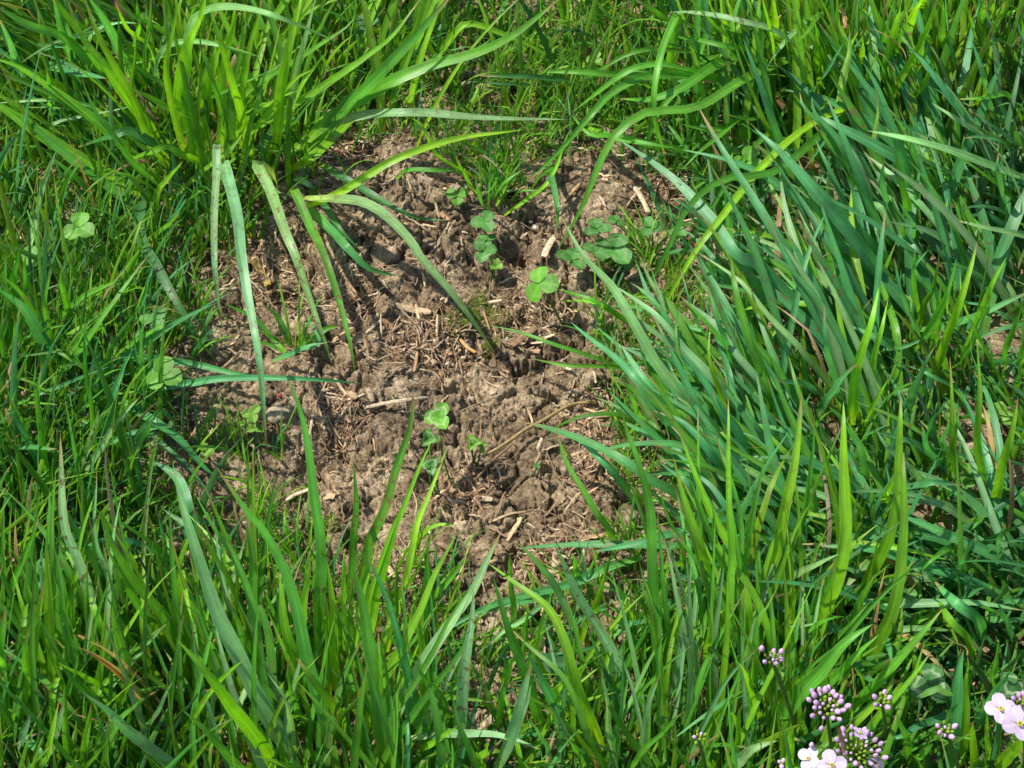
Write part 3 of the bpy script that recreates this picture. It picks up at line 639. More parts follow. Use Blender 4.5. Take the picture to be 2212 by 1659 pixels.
'H': ('wide glaucous leaning blades in the upper right of the lawn', """
t 1 7 7 84 b 2 1780,890 1900,970 2050,1080 2212,1220 3 200,1450 350,1659 6 480,50 700,280 880,500 1000,700
t 1 7 8 62 b 3 -20,970 300,1040 550,1150 750,1290 900,1400 1000,1550 6 1100,100
t 1 8 10 94 b 3 470,830 620,980 850,1230 1000,1400 1200,1659 6 1400,250
t 1 8 12 60 b 3 400,250 470,450 560,720 650,950 800,1200
t 1 8 10 70 b 3 110,690 250,950 420,1230 550,1450 680,1659 6 800,250 1000,550 1050,700
t 1 8 11 62 b 3 930,620 1030,870 1150,1150 1250,1400 1400,1659
t 1 8 12 72 b 3 1170,400 1260,560 1340,780 1400,950 1450,1200 1500,1500
t 1 9 10 72 b 3 1430,295 1530,370 1640,520 1750,650 1850,800 1950,1000
t 1 7 8 105 b 3 840,740 1000,820 1200,920 1400,1030 1550,1120 1750,1300
t 1 8 9 84 p 3 1200,850 1450,900 1700,970 1950,1060 2200,1150 2300,1250
b 4 8 1 60 y 3 1100,680 800,830 500,1100 250,1420 80,1650 5 2070,380 1980,490
b 4 10 1 72 g 3 700,380 400,510 100,690 2 2000,720 1850,800 1740,920 1650,1120 1560,1350 1400,1640
b 9 9 2 54 g 2 2190,80 2080,330 2030,600 2040,800 2110,1080
b 2 9 3 50 g 3 300,520 2 2212,440 2040,415 1850,460 1650,600 1480,740
b 2 8 2 60 g 3 500,560 200,500 2 2212,480 1950,500 1750,600 1600,760 1400,1000 1215,1175
b 2 12 8 60 px 3 880,430 620,210 400,140 200,95 0,80 2 2100,90
b 3 9 13 62 p 3 1010,750 1040,550 1080,350 1085,170
t 1 6 8 60 b 3 -60,1290 100,1400 250,1600 400,1800
t 1 7 9 66 b 3 830,620 850,730 1000,900 1100,1100 1250,1400
t 3 9 12 62 b 3 1050,260 930,460 830,620 850,700
t 1 7 10 50 b 3 1330,730 1500,850 1650,930 1750,1100
t 1 6 8 56 p 3 1610,670 1800,790 1950,880 2100,1000
t 1 6 8 60 b 3 1880,720 2000,810 2150,930 2250,1000
t 1 8 11 66 b 3 1880,260 1950,500 2000,700 2050,820
t 1 7 8 60 g 3 1760,650 1950,640 2100,620 2200,800
t 1 7 8 66 b 3 1820,900 1950,890 2080,940 2150,1100
t 1 7 9 66 b 3 2050,980 2040,1100 2090,1300 2100,1450
t 1 5 5 46 g 3 0,1100 150,950 350,780 500,690
t 1 6 6 60 g 2 1300,470 1500,465 1800,480 3 0,470
t 1 5 5 44 d 2 860,490 1100,495 1300,500 1600,550
t 1 5 5 50 g 2 2212,960 2000,930 1800,900 1600,830
t 1 6 7 60 b 3 0,1290 200,1430 340,1620 6 600,400
t 1 6 9 56 b 3 1300,1040 1290,1200 1380,1460
t 1 6 9 60 g 3 1380,1000 1430,1250 1500,1550
t 1 6 9 50 b 3 1400,1310 1480,1450 1520,1659
t 1 6 8 46 b 3 -40,1180 120,1290 300,1500
t 1 6 9 56 b 3 260,1180 290,1400 310,1659
t 1 5 7 50 g 3 -20,800 200,850 350,760
b 2 8 5 74 g 3 500,330 250,400 0,560 2 2000,640 1800,640
b 2 6 1 46 g 3 330,290 100,420 2 2212,560 2050,740 1960,970 1900,1060
b 5 9 4 44 p 3 850,110 740,200 620,320 500,520
t 1 5 5 44 g 2 1480,740 1600,870 1750,880 1950,920 3 100,1000
t 1 5 7 66 b 3 1480,400 1560,550 1600,700 1700,850
"""),
'I': ('tall upright yellow green blades standing along the top right edge', """
t 1 9 15 60 y 3 0,-40 200,160 350,290 420,450
t 1 9 15 64 y 3 130,-40 250,140 370,270
t 1 9 15 52 y 3 500,-40 560,200 600,420 640,600
t 1 9 16 56 y 3 570,-40 600,180 610,330
t 1 9 16 56 y 3 800,-40 860,220 890,450 880,650
t 1 9 16 60 l 3 990,-40 1000,150 1050,300 1010,500
t 1 9 15 50 y 3 1200,-40 1190,120 1210,300 1200,500
t 1 9 15 56 g 3 1270,0 1300,200 1260,450
t 1 9 15 54 y 3 1420,-40 1380,150 1310,400 1240,600
t 1 9 15 60 y 3 1660,-40 1560,250 1420,500 1300,760
t 1 9 15 60 y 3 1560,-40 1480,150 1430,300
t 1 9 15 64 b 3 1700,-40 1720,200 1760,400 1780,550
t 1 8 14 56 g 3 1680,0 1680,250 1690,400
t 1 9 14 62 y 3 1830,-40 1870,150 1920,350
t 1 9 14 60 b 3 1310,-40 1400,130 1480,300 1540,420
t 1 9 14 56 g 3 1550,100 1540,300 1520,520
t 1 8 12 50 p 3 1120,-20 1160,60 1220,150
t 1 7 12 46 y 3 400,-40 440,60 520,160
t 1 8 12 50 b 3 620,20 750,100 980,170
t 1 8 12 46 g 3 740,280 850,150 950,-40
t 1 6 9 50 g 2 1640,-20 1750,120 1850,240 1930,380
t 1 7 9 70 g 2 1860,-30 2000,60 2120,150 2212,260
t 1 8 13 46 y 3 260,-60 330,200 300,440
t 1 7 12 50 y 3 850,180 860,330 870,560
t 1 6 10 44 y 3 1160,250 1155,380 1160,500
t 1 7 10 38 g 3 1210,300 1290,430 1330,640
t .5 4 5 44 y 3 2240,-20 2120,80 1980,150 1900,180
t 1 7 12 50 g 3 1950,-40 1940,100 1960,250
"""),
'J': ('tangled blue green blades with bare stems at the right edge', """
t 1 8 11 68 l 6 1270,200 1220,430 1150,650 1110,900 1100,1100
t 1 8 11 60 b 6 1640,580 1560,700 1480,900 1420,1100
t 1 7 10 50 b 6 920,310 930,550 980,800 1030,1000
t 1 6 8 60 b 6 2300,200 1950,370 1700,450 1500,480
t 1 5 5 60 b 6 1820,1490 1600,1470 1450,1500 1370,1550
t 1 8 11 54 y 6 1900,550 1920,900 1900,1200 1930,1400 1960,1600
t 1 8 11 70 y 6 2170,900 2130,1150 2060,1400 2000,1659
t 1 8 11 56 g 6 1770,10 1700,250 1580,500 1480,650
t 1 8 11 50 b 6 1370,0 1420,250 1500,450 1560,620
t 1 7 10 60 y 6 1900,-100 1820,250 1700,550 1620,800
t 1 7 10 60 b 6 1600,-40 1500,100 1620,250 1640,380
t 1 7 11 60 l 6 2100,0 2000,200 1900,450 1820,700
t 1 4 4 70 b 6 1080,450 1250,530 1400,600 1530,680
t 1 6 9 50 g 6 1500,-40 1490,200 1530,380
t 1 6 9 46 g 6 1680,150 1650,400 1660,640
t 1 5 7 60 b 6 1130,700 1040,780 960,900 860,1050
t 1 5 7 60 b 6 600,800 750,820 850,870 960,920
t 1 6 9 44 y 6 1340,790 1250,950 1150,1150
t 1 6 9 50 g 6 1500,820 1400,870 1290,960 1240,1040
t 1 6 9 24 l 6 1800,80 1810,280 1900,480 2000,680 2150,960
t 1 7 10 50 g 6 2212,300 2100,600 2080,800
t 1 7 10 58 g 6 2260,560 2200,700 2150,900
t 1 4 4 60 p 9 2212,640 1900,585 1600,590 1300,600 1030,590
t 1 3 3 48 b 9 2260,690 2100,695 1880,705
t 1 4 4 78 b 9 820,215 1200,240 1500,330 1800,420 2212,600
t 1 4 4 78 b 9 1350,0 1700,150 2000,280 2250,410
t 1 5 4 36 y 9 1750,320 1400,230 1120,205 1090,280 1060,400
t 1 5 4 86 b 9 1630,440 1780,600 1900,700 1950,850
t 1 5 4 50 g 9 1510,430 1620,310 1740,235 1850,240
t 1 4 6 46 b 9 2030,590 2100,700 2140,850
t 1 5 8 50 b 9 2100,80 2040,200 2070,360
t 1 5 8 42 b 9 1860,200 1790,380 1740,500
t 1 5 7 50 b 9 1950,490 1850,540 1790,590
t 1 5 8 60 b 6 1540,1100 1600,1280 1750,1420
t 1 5 8 50 b 6 1720,1050 1700,1200 1740,1330
t 1 4 6 60 b 6 1220,1130 1450,1200 1600,1280 1800,1380
t 1 5 7 56 px 6 1250,1120 1350,1250 1500,1400 1620,1600
t 1 5 9 66 b 6 1060,1090 1150,1250 1180,1400 1180,1560
t 1 6 9 60 y 6 1420,1380 1330,1530 1250,1659
t 1 6 10 70 b 9 2130,1030 2030,1150 1950,1300 1860,1450
t 1 5 8 40 g 9 2040,820 2020,1000 2000,1200
t 1 4 4 56 b 9 1260,1500 1420,1440 1640,1350 1760,1290
"""),
'K': ('little tuft of fine fresh shoots growing into the top of the soil patch', """
t .3 2 4 26 l 2 1490,830 1350,1150 1200,1290 1050,1400
t .3 3 4 30 g 2 1170,1100 1050,1180 980,1300
t .5 3 1 46 b 2 1400,1510 1400,1350 1370,1180 1330,1030
t .3 2 3 26 g 2 880,1290 1000,1180 1000,1010
t .3 2 4 24 y 2 1090,1060 1060,1190 1000,1340
t .3 2 4 24 b 2 860,1130 900,1290 940,1360
t .3 2 4 28 g 2 700,870 850,950 960,1000 1080,1060
t .3 2 4 26 l 2 740,1010 800,1130 880,1250
t .3 2 3 24 g 2 1290,1240 1180,1230 1100,1290
t .3 2 4 30 g 2 1230,1180 1350,1090 1430,1000
"""),
'L': ('small star of short green shoots rooted in the left of the soil', """
t .2 1.2 2 34 g 4 1440,300 1650,400 1780,550 1850,620
t .2 1.5 2.5 30 g 4 1700,300 1800,400 1870,540 1885,590
t .2 1.2 2 34 g 4 2040,480 1970,560 1930,620
t .2 1 1.2 46 g 4 2212,460 2100,480 2020,560 1950,610
t .2 1.2 2 24 l 4 1970,420 1950,540 1930,600
t .2 1 1.6 24 g 4 1600,540 1700,560 1850,630
t .2 1.2 2 24 b 4 1960,350 2060,560 1900,620
"""),
}
# where each tuft is rooted (frame pixels, tile coordinates)
ROOT = {'A': '1 1500,1120', 'N': '1 500,700', 'B': '4 450,950', 'C': '7 600,1300', 'D': '7 1950,1500', 'E': '8 1100,1500', 'F': '9 500,1200', 'G': '6 350,1350', 'H': '6 1050,350', 'I': '3 1000,600', 'J': '9 1700,200', 'K': '2 1020,1350', 'L': '4 1900,620'}
for key, (lab, txt) in HERO.items():
    rp = T(ROOT[key])[0]; b = loc_under(W(*rp)); e = empty('grass_tuft', b)
    tag(e, lab, 'grass tuft', 'grass tufts leaning over the bare soil patch')
    lines = [(q.strip(), 0) for q in txt.strip().split('\n')]; n0 = len(lines)
    for _ in range({'G': 3, 'E': 1, 'K': 1, 'L': 0, 'D': 2, 'C': 2, 'F': 2, 'I': 2, 'B': 2}.get(key, 1)): lines += [(q, 1) for q, _z in lines[:n0]]
    for ln_, cl in lines[:96]:
        P, wd, c = trace(ln_)
        if cl:
            ok = False
            for _t in range(6):
                a_ = rng.normal(0, .11); ca, sa = math.cos(a_), math.sin(a_); sc = rng.uniform(.6, 1.05); Q = P-P[0]; hz = P[0, 2]
                Q = np.stack([Q[:, 0]*ca-Q[:, 1]*sa, Q[:, 0]*sa+Q[:, 1]*ca, Q[:, 2]*rng.uniform(.75, 1.05)], 1)*sc+P[0]+np.array([rng.normal(0, .024), rng.normal(0, .02), 0])
                tx, ty = to_px(Q[:, 0], Q[:, 1])
                if not inpoly(tx, ty, SOIL).any() or (key in 'AG' and _t > 3 and inpoly(tx, ty, SOIL).sum() < 2 and False): ok = True; break
            if not ok: continue
            P = Q; wd *= rng.uniform(.45, .85); c = rng.choice([c[0], c[0], 'g', 'y', 'b' if key in 'GHJN' else 'g'])
        if True: pass; base = np.array(PAL[c[0]])*(rng.uniform(.85, 1.2) if cl else rng.uniform(1.08, 1.38))*np.array([rng.uniform(.88, 1.15), 1, rng.uniform(.8, 1.2)])
        v, f, cc, u = ribbon(P, wd, base, rng.normal(0, .25 if cl else .09), rng.normal(0, .5 if cl else .22), rng.uniform(.12, .4), .85 if 'x' in c else rng.random()**2*.5)
        if 'o' in c or 'e' in c:
            pass
        mk('blade', v-np.array(b), f, M_BLADE, e, cc, u)
# combed tussocks: many near-parallel long blades rooted together (display-pixel box of the roots)
COMB = [('dense sheaf of blue green blades sweeping up left beside the right soil edge', (1480, 1000, 1800, 1300), 48, 132, 13, 10, 15, 15, 26, 'bbpg', .80),
        ('long glaucous blades leaning up left in the middle of the right side', (1660, 800, 1980, 1050), 46, 126, 12, 11, 17, 15, 27, 'bpbgy', .78),
        ('tousled glaucous blades leaning left near the upper right corner', (1880, 420, 2220, 760), 44, 130, 16, 11, 16, 18, 30, 'bpbg', .85),
        ('grey green blades crossing low beneath the right edge tangle', (1820, 1120, 2230, 1420), 44, 150, 22, 10, 15, 16, 26, 'bbpg', 1.0),
        ('narrow upright bright blades packed along the bottom left edge', (60, 1440, 720, 1760), 70, 96, 14, 9, 14, 10, 19, 'yggyp', .45),
        ('narrow upright bright blades packed along the bottom right of centre', (1380, 1440, 1760, 1760), 56, 88, 14, 9, 14, 10, 18, 'yggp', .45),
        ('thin upright fresh blades closing the gap at the bottom centre', (760, 1500, 1330, 1780), 46, 92, 16, 8, 12, 9, 16, 'yggb', .5),
        ('fine arching yellow green blades behind the upper left tussock', (380, 60, 900, 330), 46, 70, 26, 10, 15, 11, 19, 'yygl', .6),
        ('upright fresh green blades filling the top right edge', (1500, 120, 2000, 420), 56, 95, 15, 11, 16, 12, 20, 'yygb', .45)]
for lab, (x0, y0, x1, y1), n, hd, sp, l0, l1, w0, w1, pal, lean in COMB:
    rt = np.array(loc_under(W(1.5*(x0+x1), 1.5*(y0+y1)))); e = empty('grass_tuft', rt); tag(e, lab, 'grass tuft', 'grass tufts leaning over the bare soil patch')
    made = 0
    for _ in range(n*3):
        if made >= n: break
        q = W(3*rng.uniform(x0, x1), 3*rng.uniform(y0, y1)); g = hgt(q[0], q[1]); a = R(rng.normal(hd, sp*1.35)); L_ = rng.uniform(l0, l1)/100
        K = 7; el = R(80)-lean*R(30)-np.linspace(0, 1, K)**1.2*lean*R(rng.uniform(25, 85)); az = a+np.linspace(0, 1, K)*rng.normal(0, .35); el = el-(rng.random() < .2)*(np.arange(K) > 3)*rng.uniform(.4, 1.3)
        st = np.stack([np.cos(el)*np.cos(az), np.cos(el)*np.sin(az), np.sin(el)], 1)*L_/(K-1); P = np.vstack([[0, 0, 0], np.cumsum(st[1:], 0)])+np.array([q[0], q[1], g-.002])
        d_ = P-CAM; dd = d_@_f; tx, ty = (3318+FPX*d_[:, 0]/dd)/3, (2488.5-FPX*(d_@_u)/dd)/3
        if inpoly(tx, ty, SOIL).sum() > 1 or (np.hypot(tx-1735, ty-770) < 58).any(): continue
        c = rng.choice(list(pal)); col = np.array(PAL[c])*rng.uniform(.9, 1.25)*np.array([rng.uniform(.88, 1.15), 1, rng.uniform(.8, 1.2)])
        v, f, cc, u = ribbon(P, rng.uniform(w0, w1)*3/FPX*depth(P[3]), col, rng.normal(0, .25), rng.normal(0, .6), rng.uniform(.12, .4), .8 if rng.random() < .12 else rng.random()**2*.5, n=20)
        mk('blade', v-rt, f, M_BLADE, e, cc, u); made += 1
# ------------------------------------------------------------------ clover
def leaflet(acc, O, ang, L, wd, tilt, nrm, fold, col, alpha, nl=13, nw=9, notch=.05):
    nrm = nrm/np.linalg.norm(nrm); a0 = np.cross(nrm, [0.3, 1, .1]); a0 /= np.linalg.norm(a0); b0 = np.cross(nrm, a0)
    fw = a0*math.cos(ang)+b0*math.sin(ang); sd = np.cross(nrm, fw); up = nrm
    fw = fw*math.cos(tilt)+up*math.sin(tilt); up = np.cross(fw, sd); up = up if np.dot(up, nrm) > 0 else -up
    t = (1-np.cos(np.linspace(0, math.pi, nl)))/2; s = np.linspace(-1, 1, nw)
    prof = np.sqrt(np.clip(1-((t-.5)/.5)**2, 0, 1))**.85*np.where(t < .5, (t/.5)**.18, 1); prof[0] = .04; prof[-1] = .22
    edge = 1+.015*np.sin(np.arange(nl)*2.4)
    V = np.zeros((nl, nw, 3))
    for i in range(nl):
        for j in range(nw):
            tt = t[i]*(1-(notch if i == nl-1 and abs(s[j]) < .3 else 0))-.05*s[j]**2*t[i]**2
            V[i, j] = O+fw*(tt*L)+sd*(s[j]*prof[i]*edge[i]*wd/2*math.cos(fold))+up*(abs(s[j])*prof[i]*wd/2*math.sin(fold)-.10*L*tt*tt+.012*L*math.sin(j*2.2+i))
    C = np.ones((nl, nw, 4)); C[..., :3] = np.array(col)*(1+.25*np.exp(-(s/.12)**2))[None, :, None]; C[..., 3] = alpha
    U = np.stack(np.meshgrid((s+1)/2, t), -1).reshape(-1, 2)
    acc.add(V.reshape(-1, 3), quads(nl, nw), C.reshape(-1, 4), U)
CB = (.105, .29, .024); CG = (.072, .215, .042); CY = (.14, .30, .03); CD = (.050, .155, .040)
def clover(px, py, z, size, ang, label, col=CG, al=.25, root=None, tilt=.15, nrm=(0, -.15, 1), fold=.25, leaves=None, fan=2.09, group='clover plants on the soil and in the grass'):
    """leaf head centre at display pixel, z cm; size px of one leaflet"""
    top = W(px*3, py*3, z/100); rt = W(*(root[0]*3, root[1]*3)) if root else W(px*3+rng.uniform(-30, 30), py*3+z*18)
    rt = np.array(loc_under(rt)); top[2] = max(top[2], hgt(top[0], top[1])+.006)
    e = empty('clover_plant', rt); tag(e, label, 'clover', group)
    heads = [(top, size, ang, nrm)]+[(W(a*3, b_*3, c/100), s_, an, (rng.uniform(-.3, .3), rng.uniform(-.5, .2), 1)) for a, b_, c, s_, an in (leaves or [])]
    for tp, sz, an, nr in heads:
        tp = np.array(tp); tp[2] = max(tp[2], hgt(tp[0], tp[1])+.006)
        Lm = sz*3/FPX*depth(tp); A = Acc(); mid = (rt+tp)/2+np.array([rng.uniform(-.004, .004), -.002, .004])
        tube(A, [rt-np.array([0, 0, .002]), mid, tp], [.0007, .0006, .0005], (.13, .25, .04, 0)); A.build('stem', M_WEED, e, rt)
        for k in range(3):
            A = Acc(); c = np.array(col)*rng.uniform(.85, 1.15)
            leaflet(A, tp+np.array([0, 0, .0004*k]), an+k*fan+rng.normal(0, .08), Lm*rng.uniform(.92, 1.05), Lm*1.02, tilt+rng.normal(0, .12), np.array(nr, float), fold, c, al)
            A.build('leaflet', M_CLOVER, e, rt)
clover(1166, 612, 3.0, 46, .95, 'big bright green clover leaf bent over the middle of the soil', CB, .15, (1215, 690), -.25, (-.45, -.25, 1), .15)
clover(1047, 480, 1.8, 31, .4, 'pale green clover leaf with a brown edge at the top of the soil', CG, .15, (1055, 520), leaves=[(1052, 520, 1.2, 22, 2.)])
clover(1046, 541, 1.8, 29, 1.6, 'round clover leaf just above the dark hole in the soil', CG, .35, (1060, 600))
clover(987, 424, 1.6, 28, 2.0, 'small glossy clover seedling on the upper soil edge', CB, .1, (990, 450))
clover(1072, 575, 1.2, 17, .9, 'tiny curled clover sprout inside the dark hole', CY, 0, (1075, 600), .4)
clover(1328, 540, 2.4, 45, .5, 'glaucous clover cluster spreading on the right upper soil', CG, .3, (1300, 590), leaves=[(1290, 495, 2.0, 34, 1.1), (1235, 562, 1.6, 38, 2.6), (1290, 545, 1.5, 36, .1), (1350, 565, 1.0, 26, 2.2)])
clover(1405, 492, 1.8, 30, 1.3, 'dusty clover leaves among fine grass right of the cluster', CG, .2, (1410, 530), leaves=[(1465, 500, 1.8, 22, .6), (1330, 478, 1.4, 22, 2.9)])
clover(355, 812, 5.0, 46, 1.0, 'bright clover leaf at the left edge of the soil under a thin blade', CB, .0, (350, 850))
clover(949, 903, 3.0, 36, .3, 'shiny clover leaf with white chevrons low in the soil patch', CB, 1.0, (985, 1040), .25, (-.2, -.2, 1), .35)
clover(1022, 960, 1.6, 23, 1.4, 'crumpled clover seedling right of the white marked leaf', CY, .8, (1030, 985), .5, fold=.6, leaves=[(1040, 968, 1.2, 16, 2.)])
clover(930, 1010, 1.8, 26, 2.2, 'faded whitish clover leaf behind two rising blades', CG, 1.0, (950, 1050), .35, fold=.5, leaves=[(925, 948, 2.4, 24, 1.2)])
clover(545, 895, 1.8, 24, .2, 'yellowish clover seedling on the dark left soil', CY, .2, (560, 960), .2, fold=.4, leaves=[(550, 925, 1.2, 20, 1.), (530, 918, 1.0, 16, 2.4)])
clover(1615, 350, 4.0, 36, .6, 'bright clover leaf seen between blades in the upper right', CB, .2, (1620, 380), leaves=[(1575, 330, 3., 24, 1.5)])
clover(795, 55, 2.8, 30, 1.7, 'dark clover leaf near the top edge left of centre', CD, .3)
clover(905, 50, 2.6, 32, .5, 'dark clover leaf at the top edge under a broad blade', CD, .3, leaves=[(940, 62, 2., 22, 1.), (845, 75, 1.8, 22, 2.2)])
clover(172, 492, 4.5, 42, .9, 'large pale clover leaf deep in the left grass', CB, .3)
clover(335, 690, 4.0, 34, 2.4, 'mid green clover leaf left of the soil under drooping blades', CG, .2)
clover(2008, 1478, 4.5, 50, .5, 'large dark clover leaf with white bands at the lower right', CD, 1.0, None, -.1, leaves=[(2190, 1480, 4, 40, 1.)])
clover(1700, 1262, 3.0, 42, 1.2, 'round dark clover leaves under crossing blades right of the soil', CD, .1)
clover(1925, 1272, 2.6, 28, .2, 'small clover leaf in the dark gap at the right', CG, .1, leaves=[(1955, 1285, 2.6, 26, 1.5)])
clover(1592, 130, 4.5, 44, 1.0, 'dull clover leaf hanging among blades in the top right', CG, .2)
clover(1527, 285, 2.0, 26, 2.0, 'grey green clover leaf above the right soil corner', CG, .2)
clover(1500, 1025, 2.6, 34, .3, 'bright clover leaf hidden under the blue green blades', CB, .2)
clover(2098, 1030, 2.6, 30, 1.2, 'fresh small clover leaf at the right edge', CB, .1, leaves=[(2070, 1000, 2.4, 24, .4), (2110, 985, 2.2, 24, 2.)])
clover(2105, 130, 3.0, 38, .4, 'glaucous clover leaf in the top right corner', CG, .2)
clover(1285, 130, 2.2, 22, .4, 'pale folded clover leaf in the top centre grass', CY, .2, fold=.5)
clover(370, 925, .9, 15, .4, 'pair of tiny clover seed leaves on the left soil', CG, 0)
clover(1160, 1006, .8, 9, .4, 'tiny seedling at the lower middle of the soil', CG, 0)
clover(445, 975, 1.0, 20, 1.4, 'small yellow green leaf lying on the dark lower left soil', CY, 0)
clover(60, 560, 3, 34, .4, 'pale clover leaf at the left edge below the big bent blade', CB, .2)
clover(100, 1240, 3, 36, 1.4, 'broad clover leaf in the shaded bottom left grass', CG, .2)
# ------------------------------------------------------------------ broad leaved weeds
def weed(px, py, z, n, size, label, col, name='lobed_weed'):
    rt = np.array(loc_under(W(px*3, py*3))); e = empty(name, rt); tag(e, label, 'weed')
    for i in range(n):
        a = i*2*math.pi/n+.4; r = size*3/FPX*.95; tp = rt+np.array([math.cos(a)*r*.4, math.sin(a)*r*.4, z/100])
        A = Acc(); tube(A, [rt-np.array([0, 0, .002]), (rt+tp)/2+np.array([0, 0, .004]), tp], .0006, (.12, .22, .04, 0)); A.build('stem', M_WEED, e, rt)
        A = Acc()
        for k in range(5): leaflet(A, tp+np.array([0, 0, .0003*k]), a+(k-2)*.62, r*(1-.12*abs(k-2)), r*.55, .05, np.array([rng.uniform(-.2, .2), -.2, 1]), .2, np.array(col)*rng.uniform(.9, 1.1), 0, notch=.15)
        A.build('leaf', M_WEED, e, rt)
weed(2145, 925, 2.2, 3, 38, 'pale lobed leaves of a low weed near the right edge', (.17, .32, .045))
weed(2040, 915, 1.5, 2, 30, 'darker lobed weed leaves in a gap left of the pale one', (.10, .22, .04))
def broad(name, label, pts, z0, zm, z1, wpx, col):
    P = np.array([W(a, b_, z/100+.001) for (a, b_), z in zip(T(pts), np.linspace(0, 1, len(T(pts)))*(z1-z0)+z0)])
    rt = np.array(loc_under(P[0])); v, f, c, u = ribbon(P, wpx/FPX*.95, col, 0, 0, .3, .3, 18, nc=9, pale=False)
    e = empty(name, rt); tag(e, label, 'weed'); mk('leaf', v-rt, f, M_WEED, e, c, u)
    A = Acc(); tube(A, [rt-np.array([0, 0, .003]), (rt+P[1])/2, P[1]], .0008, (.1, .2, .04, 0)); A.build('stem', M_WEED, e, rt)
broad('dock_seedling', 'broad dull dark leaf lying below the soil patch among blades', '8 1520,1040 1440,1010 1330,970 1220,930', 1, 1, 1.5, 130, (.055, .15, .05))
broad('plantain', 'greyish rounded leaves curling beside the right soil gap', '6 640,1150 620,1060 640,1000 700,990', 1, 3, 4, 90, (.075, .19, .08))
# ------------------------------------------------------------------ cuckoo flowers
def ball(acc, c, r, ax, col, col2=None, k=8, n=7, sx=1.6):
    ax = ax/np.linalg.norm(ax); a = np.cross(ax, [.3, .9, .2]); a /= np.linalg.norm(a); b_ = np.cross(ax, a)
    t = np.linspace(0, math.pi, n); p = np.linspace(0, 2*math.pi, k+1)
    V = c+r*(-np.cos(t)[:, None, None]*ax*sx+np.sin(t)[:, None, None]*(np.cos(p)[None, :, None]*a+np.sin(p)[None, :, None]*b_))
    C = np.zeros((n, k+1, 4)); q = sst(.30, .5, np.linspace(0, 1, n))[:, None, None]; C[..., :3] = np.array(col2 if col2 is not None else col)*(1-q)+np.array(col)*q
    acc.add(V.reshape(-1, 3), quads(n, k+1), C.reshape(-1, 4), np.zeros((n*(k+1), 2)))
LIL = np.array([.56, .36, .62]); LILP = np.array([.54, .44, .61]); CAL = np.array([.17, .27, .03])
def flower_head(px, py, z, root, R_, nb, ng, label, opens=(), lone=()):
    c = W(px*3, py*3, z/100); rt = np.array(loc_under(W(root[0]*3, root[1]*3))); e = empty('cuckoo_flower', rt)
    tag(e, label, 'wildflower', 'lilac flower heads in the lower right grass')
    sc = 3/FPX*depth(c); Rm = R_*sc; base = c-np.array([0, 0, Rm*.9])
    A = Acc(); tube(A, [rt-np.array([0, 0, .003]), (rt+base)/2+np.array([.004, -.004, 0]), base], [.0012, .0011, .0009], (.11, .19, .04, 0), n=20)
    spots = []
    for i in range(nb+ng):
        fr = (i+.5)/(nb+ng); outer = i >= ng
        a = i*2.39996; el = (math.pi/2)*(1-math.sqrt(fr))*(.9); rr = Rm*(.30+.60*fr)*rng.uniform(.85, 1.1)
        d_ = np.array([math.cos(a)*math.cos(el), math.sin(a)*math.cos(el), math.sin(el)*.8+.05]); spots.append((base+np.array([0, 0, Rm*.25])+d_*rr, d_, outer))
    for lx, ly, lz in lone:
        q = W(lx*3, ly*3, lz/100); spots.append((q, np.array([0, 0, 1.]), True))
    for q, d_, outer in spots:
        tube(A, [base-np.array([0, 0, Rm*.3*(1-d_[2])]), (base+q)/2+np.array([0, 0, -.001]), q], .00035, (.15, .25, .03, 0), n=6, k=5)
    A.build('stem', M_WEED, e, rt)
    for q, d_, outer in spots:
        A = Acc(); r = (6.2 if outer else 4.0)*sc*rng.uniform(.75, 1.1)
        ball(A, q, r, d_*.6+np.array([0, 0, .8]), LIL*rng.uniform(.85, 1.2) if outer else (CAL*rng.uniform(1, 1.5) if rng.random() < .7 else LIL*1.2), CAL, sx=1.75)
        A.build('bud', M_PETAL, e, rt)
    for ox, oy, oz, sz, an, nr in opens:
        q = W(ox*3, oy*3, oz/100); m = sz*3/FPX*depth(q); A = Acc(); tube(A, [base, (base+q)/2-np.array([0, 0, .002]), q-np.array([0, 0, .001])], .00045, (.15, .25, .03, 0), n=8, k=5); A.build('flower_stalk', M_WEED, e, rt)
        for k in range(4):
            A = Acc(); leaflet(A, q+np.array([0, 0, .0003*k]), an+k*math.pi/2+rng.normal(0, .1), m, m*.92, .12+rng.normal(0, .08), np.array(nr, float), .12, LILP*rng.uniform(.95, 1.05), 0, nl=9, nw=9)
            A.build('petal', M_PETAL, e, rt)
        A = Acc(); nn = np.array(nr, float)/np.linalg.norm(nr)
        for k in range(6):
            a = k*1.047; off = np.array([math.cos(a), math.sin(a), 0])*m*.12; tube(A, [q, q+off*.6+nn*m*.15, q+off+nn*m*.26], m*.02, (.35, .45, .08, 0), n=5, k=5); ball(A, q+off+nn*m*.28, m*.055, nn, (.62, .55, .06))
        ball(A, q+nn*m*.12, m*.07, nn, (.25, .38, .05), sx=2.6); A.build('stamens', M_PETAL, e, rt)
u9 = lambda x, y: (1474.67+x/3, 1106+y/3)
hx, hy = u9(950, 1215); flower_head(hx, hy, 13, (1770, 1700), 48, 20, 16, 'rounded head of lilac buds right of the wide blades', lone=[(*u9(900, 1405), 11)])
hx, hy = u9(1160, 1500); flower_head(hx, hy, 13, (1890, 1800), 66, 26, 24, 'widest lilac flower head with pale open flowers at the bottom edge',
    [(*u9(965, 1640), 12.5, 34, .5, (-.1, -.35, 1)), (*u9(820, 1600), 12, 28, 1.2, (-.5, -.2, 1)), (*u9(1250, 1640), 12, 22, 0, (.6, -.3, 1)), (*u9(1145, 1440), 14.5, 20, .7, (.5, .5, 1))], lone=[(*u9(835, 1510), 12.5)])
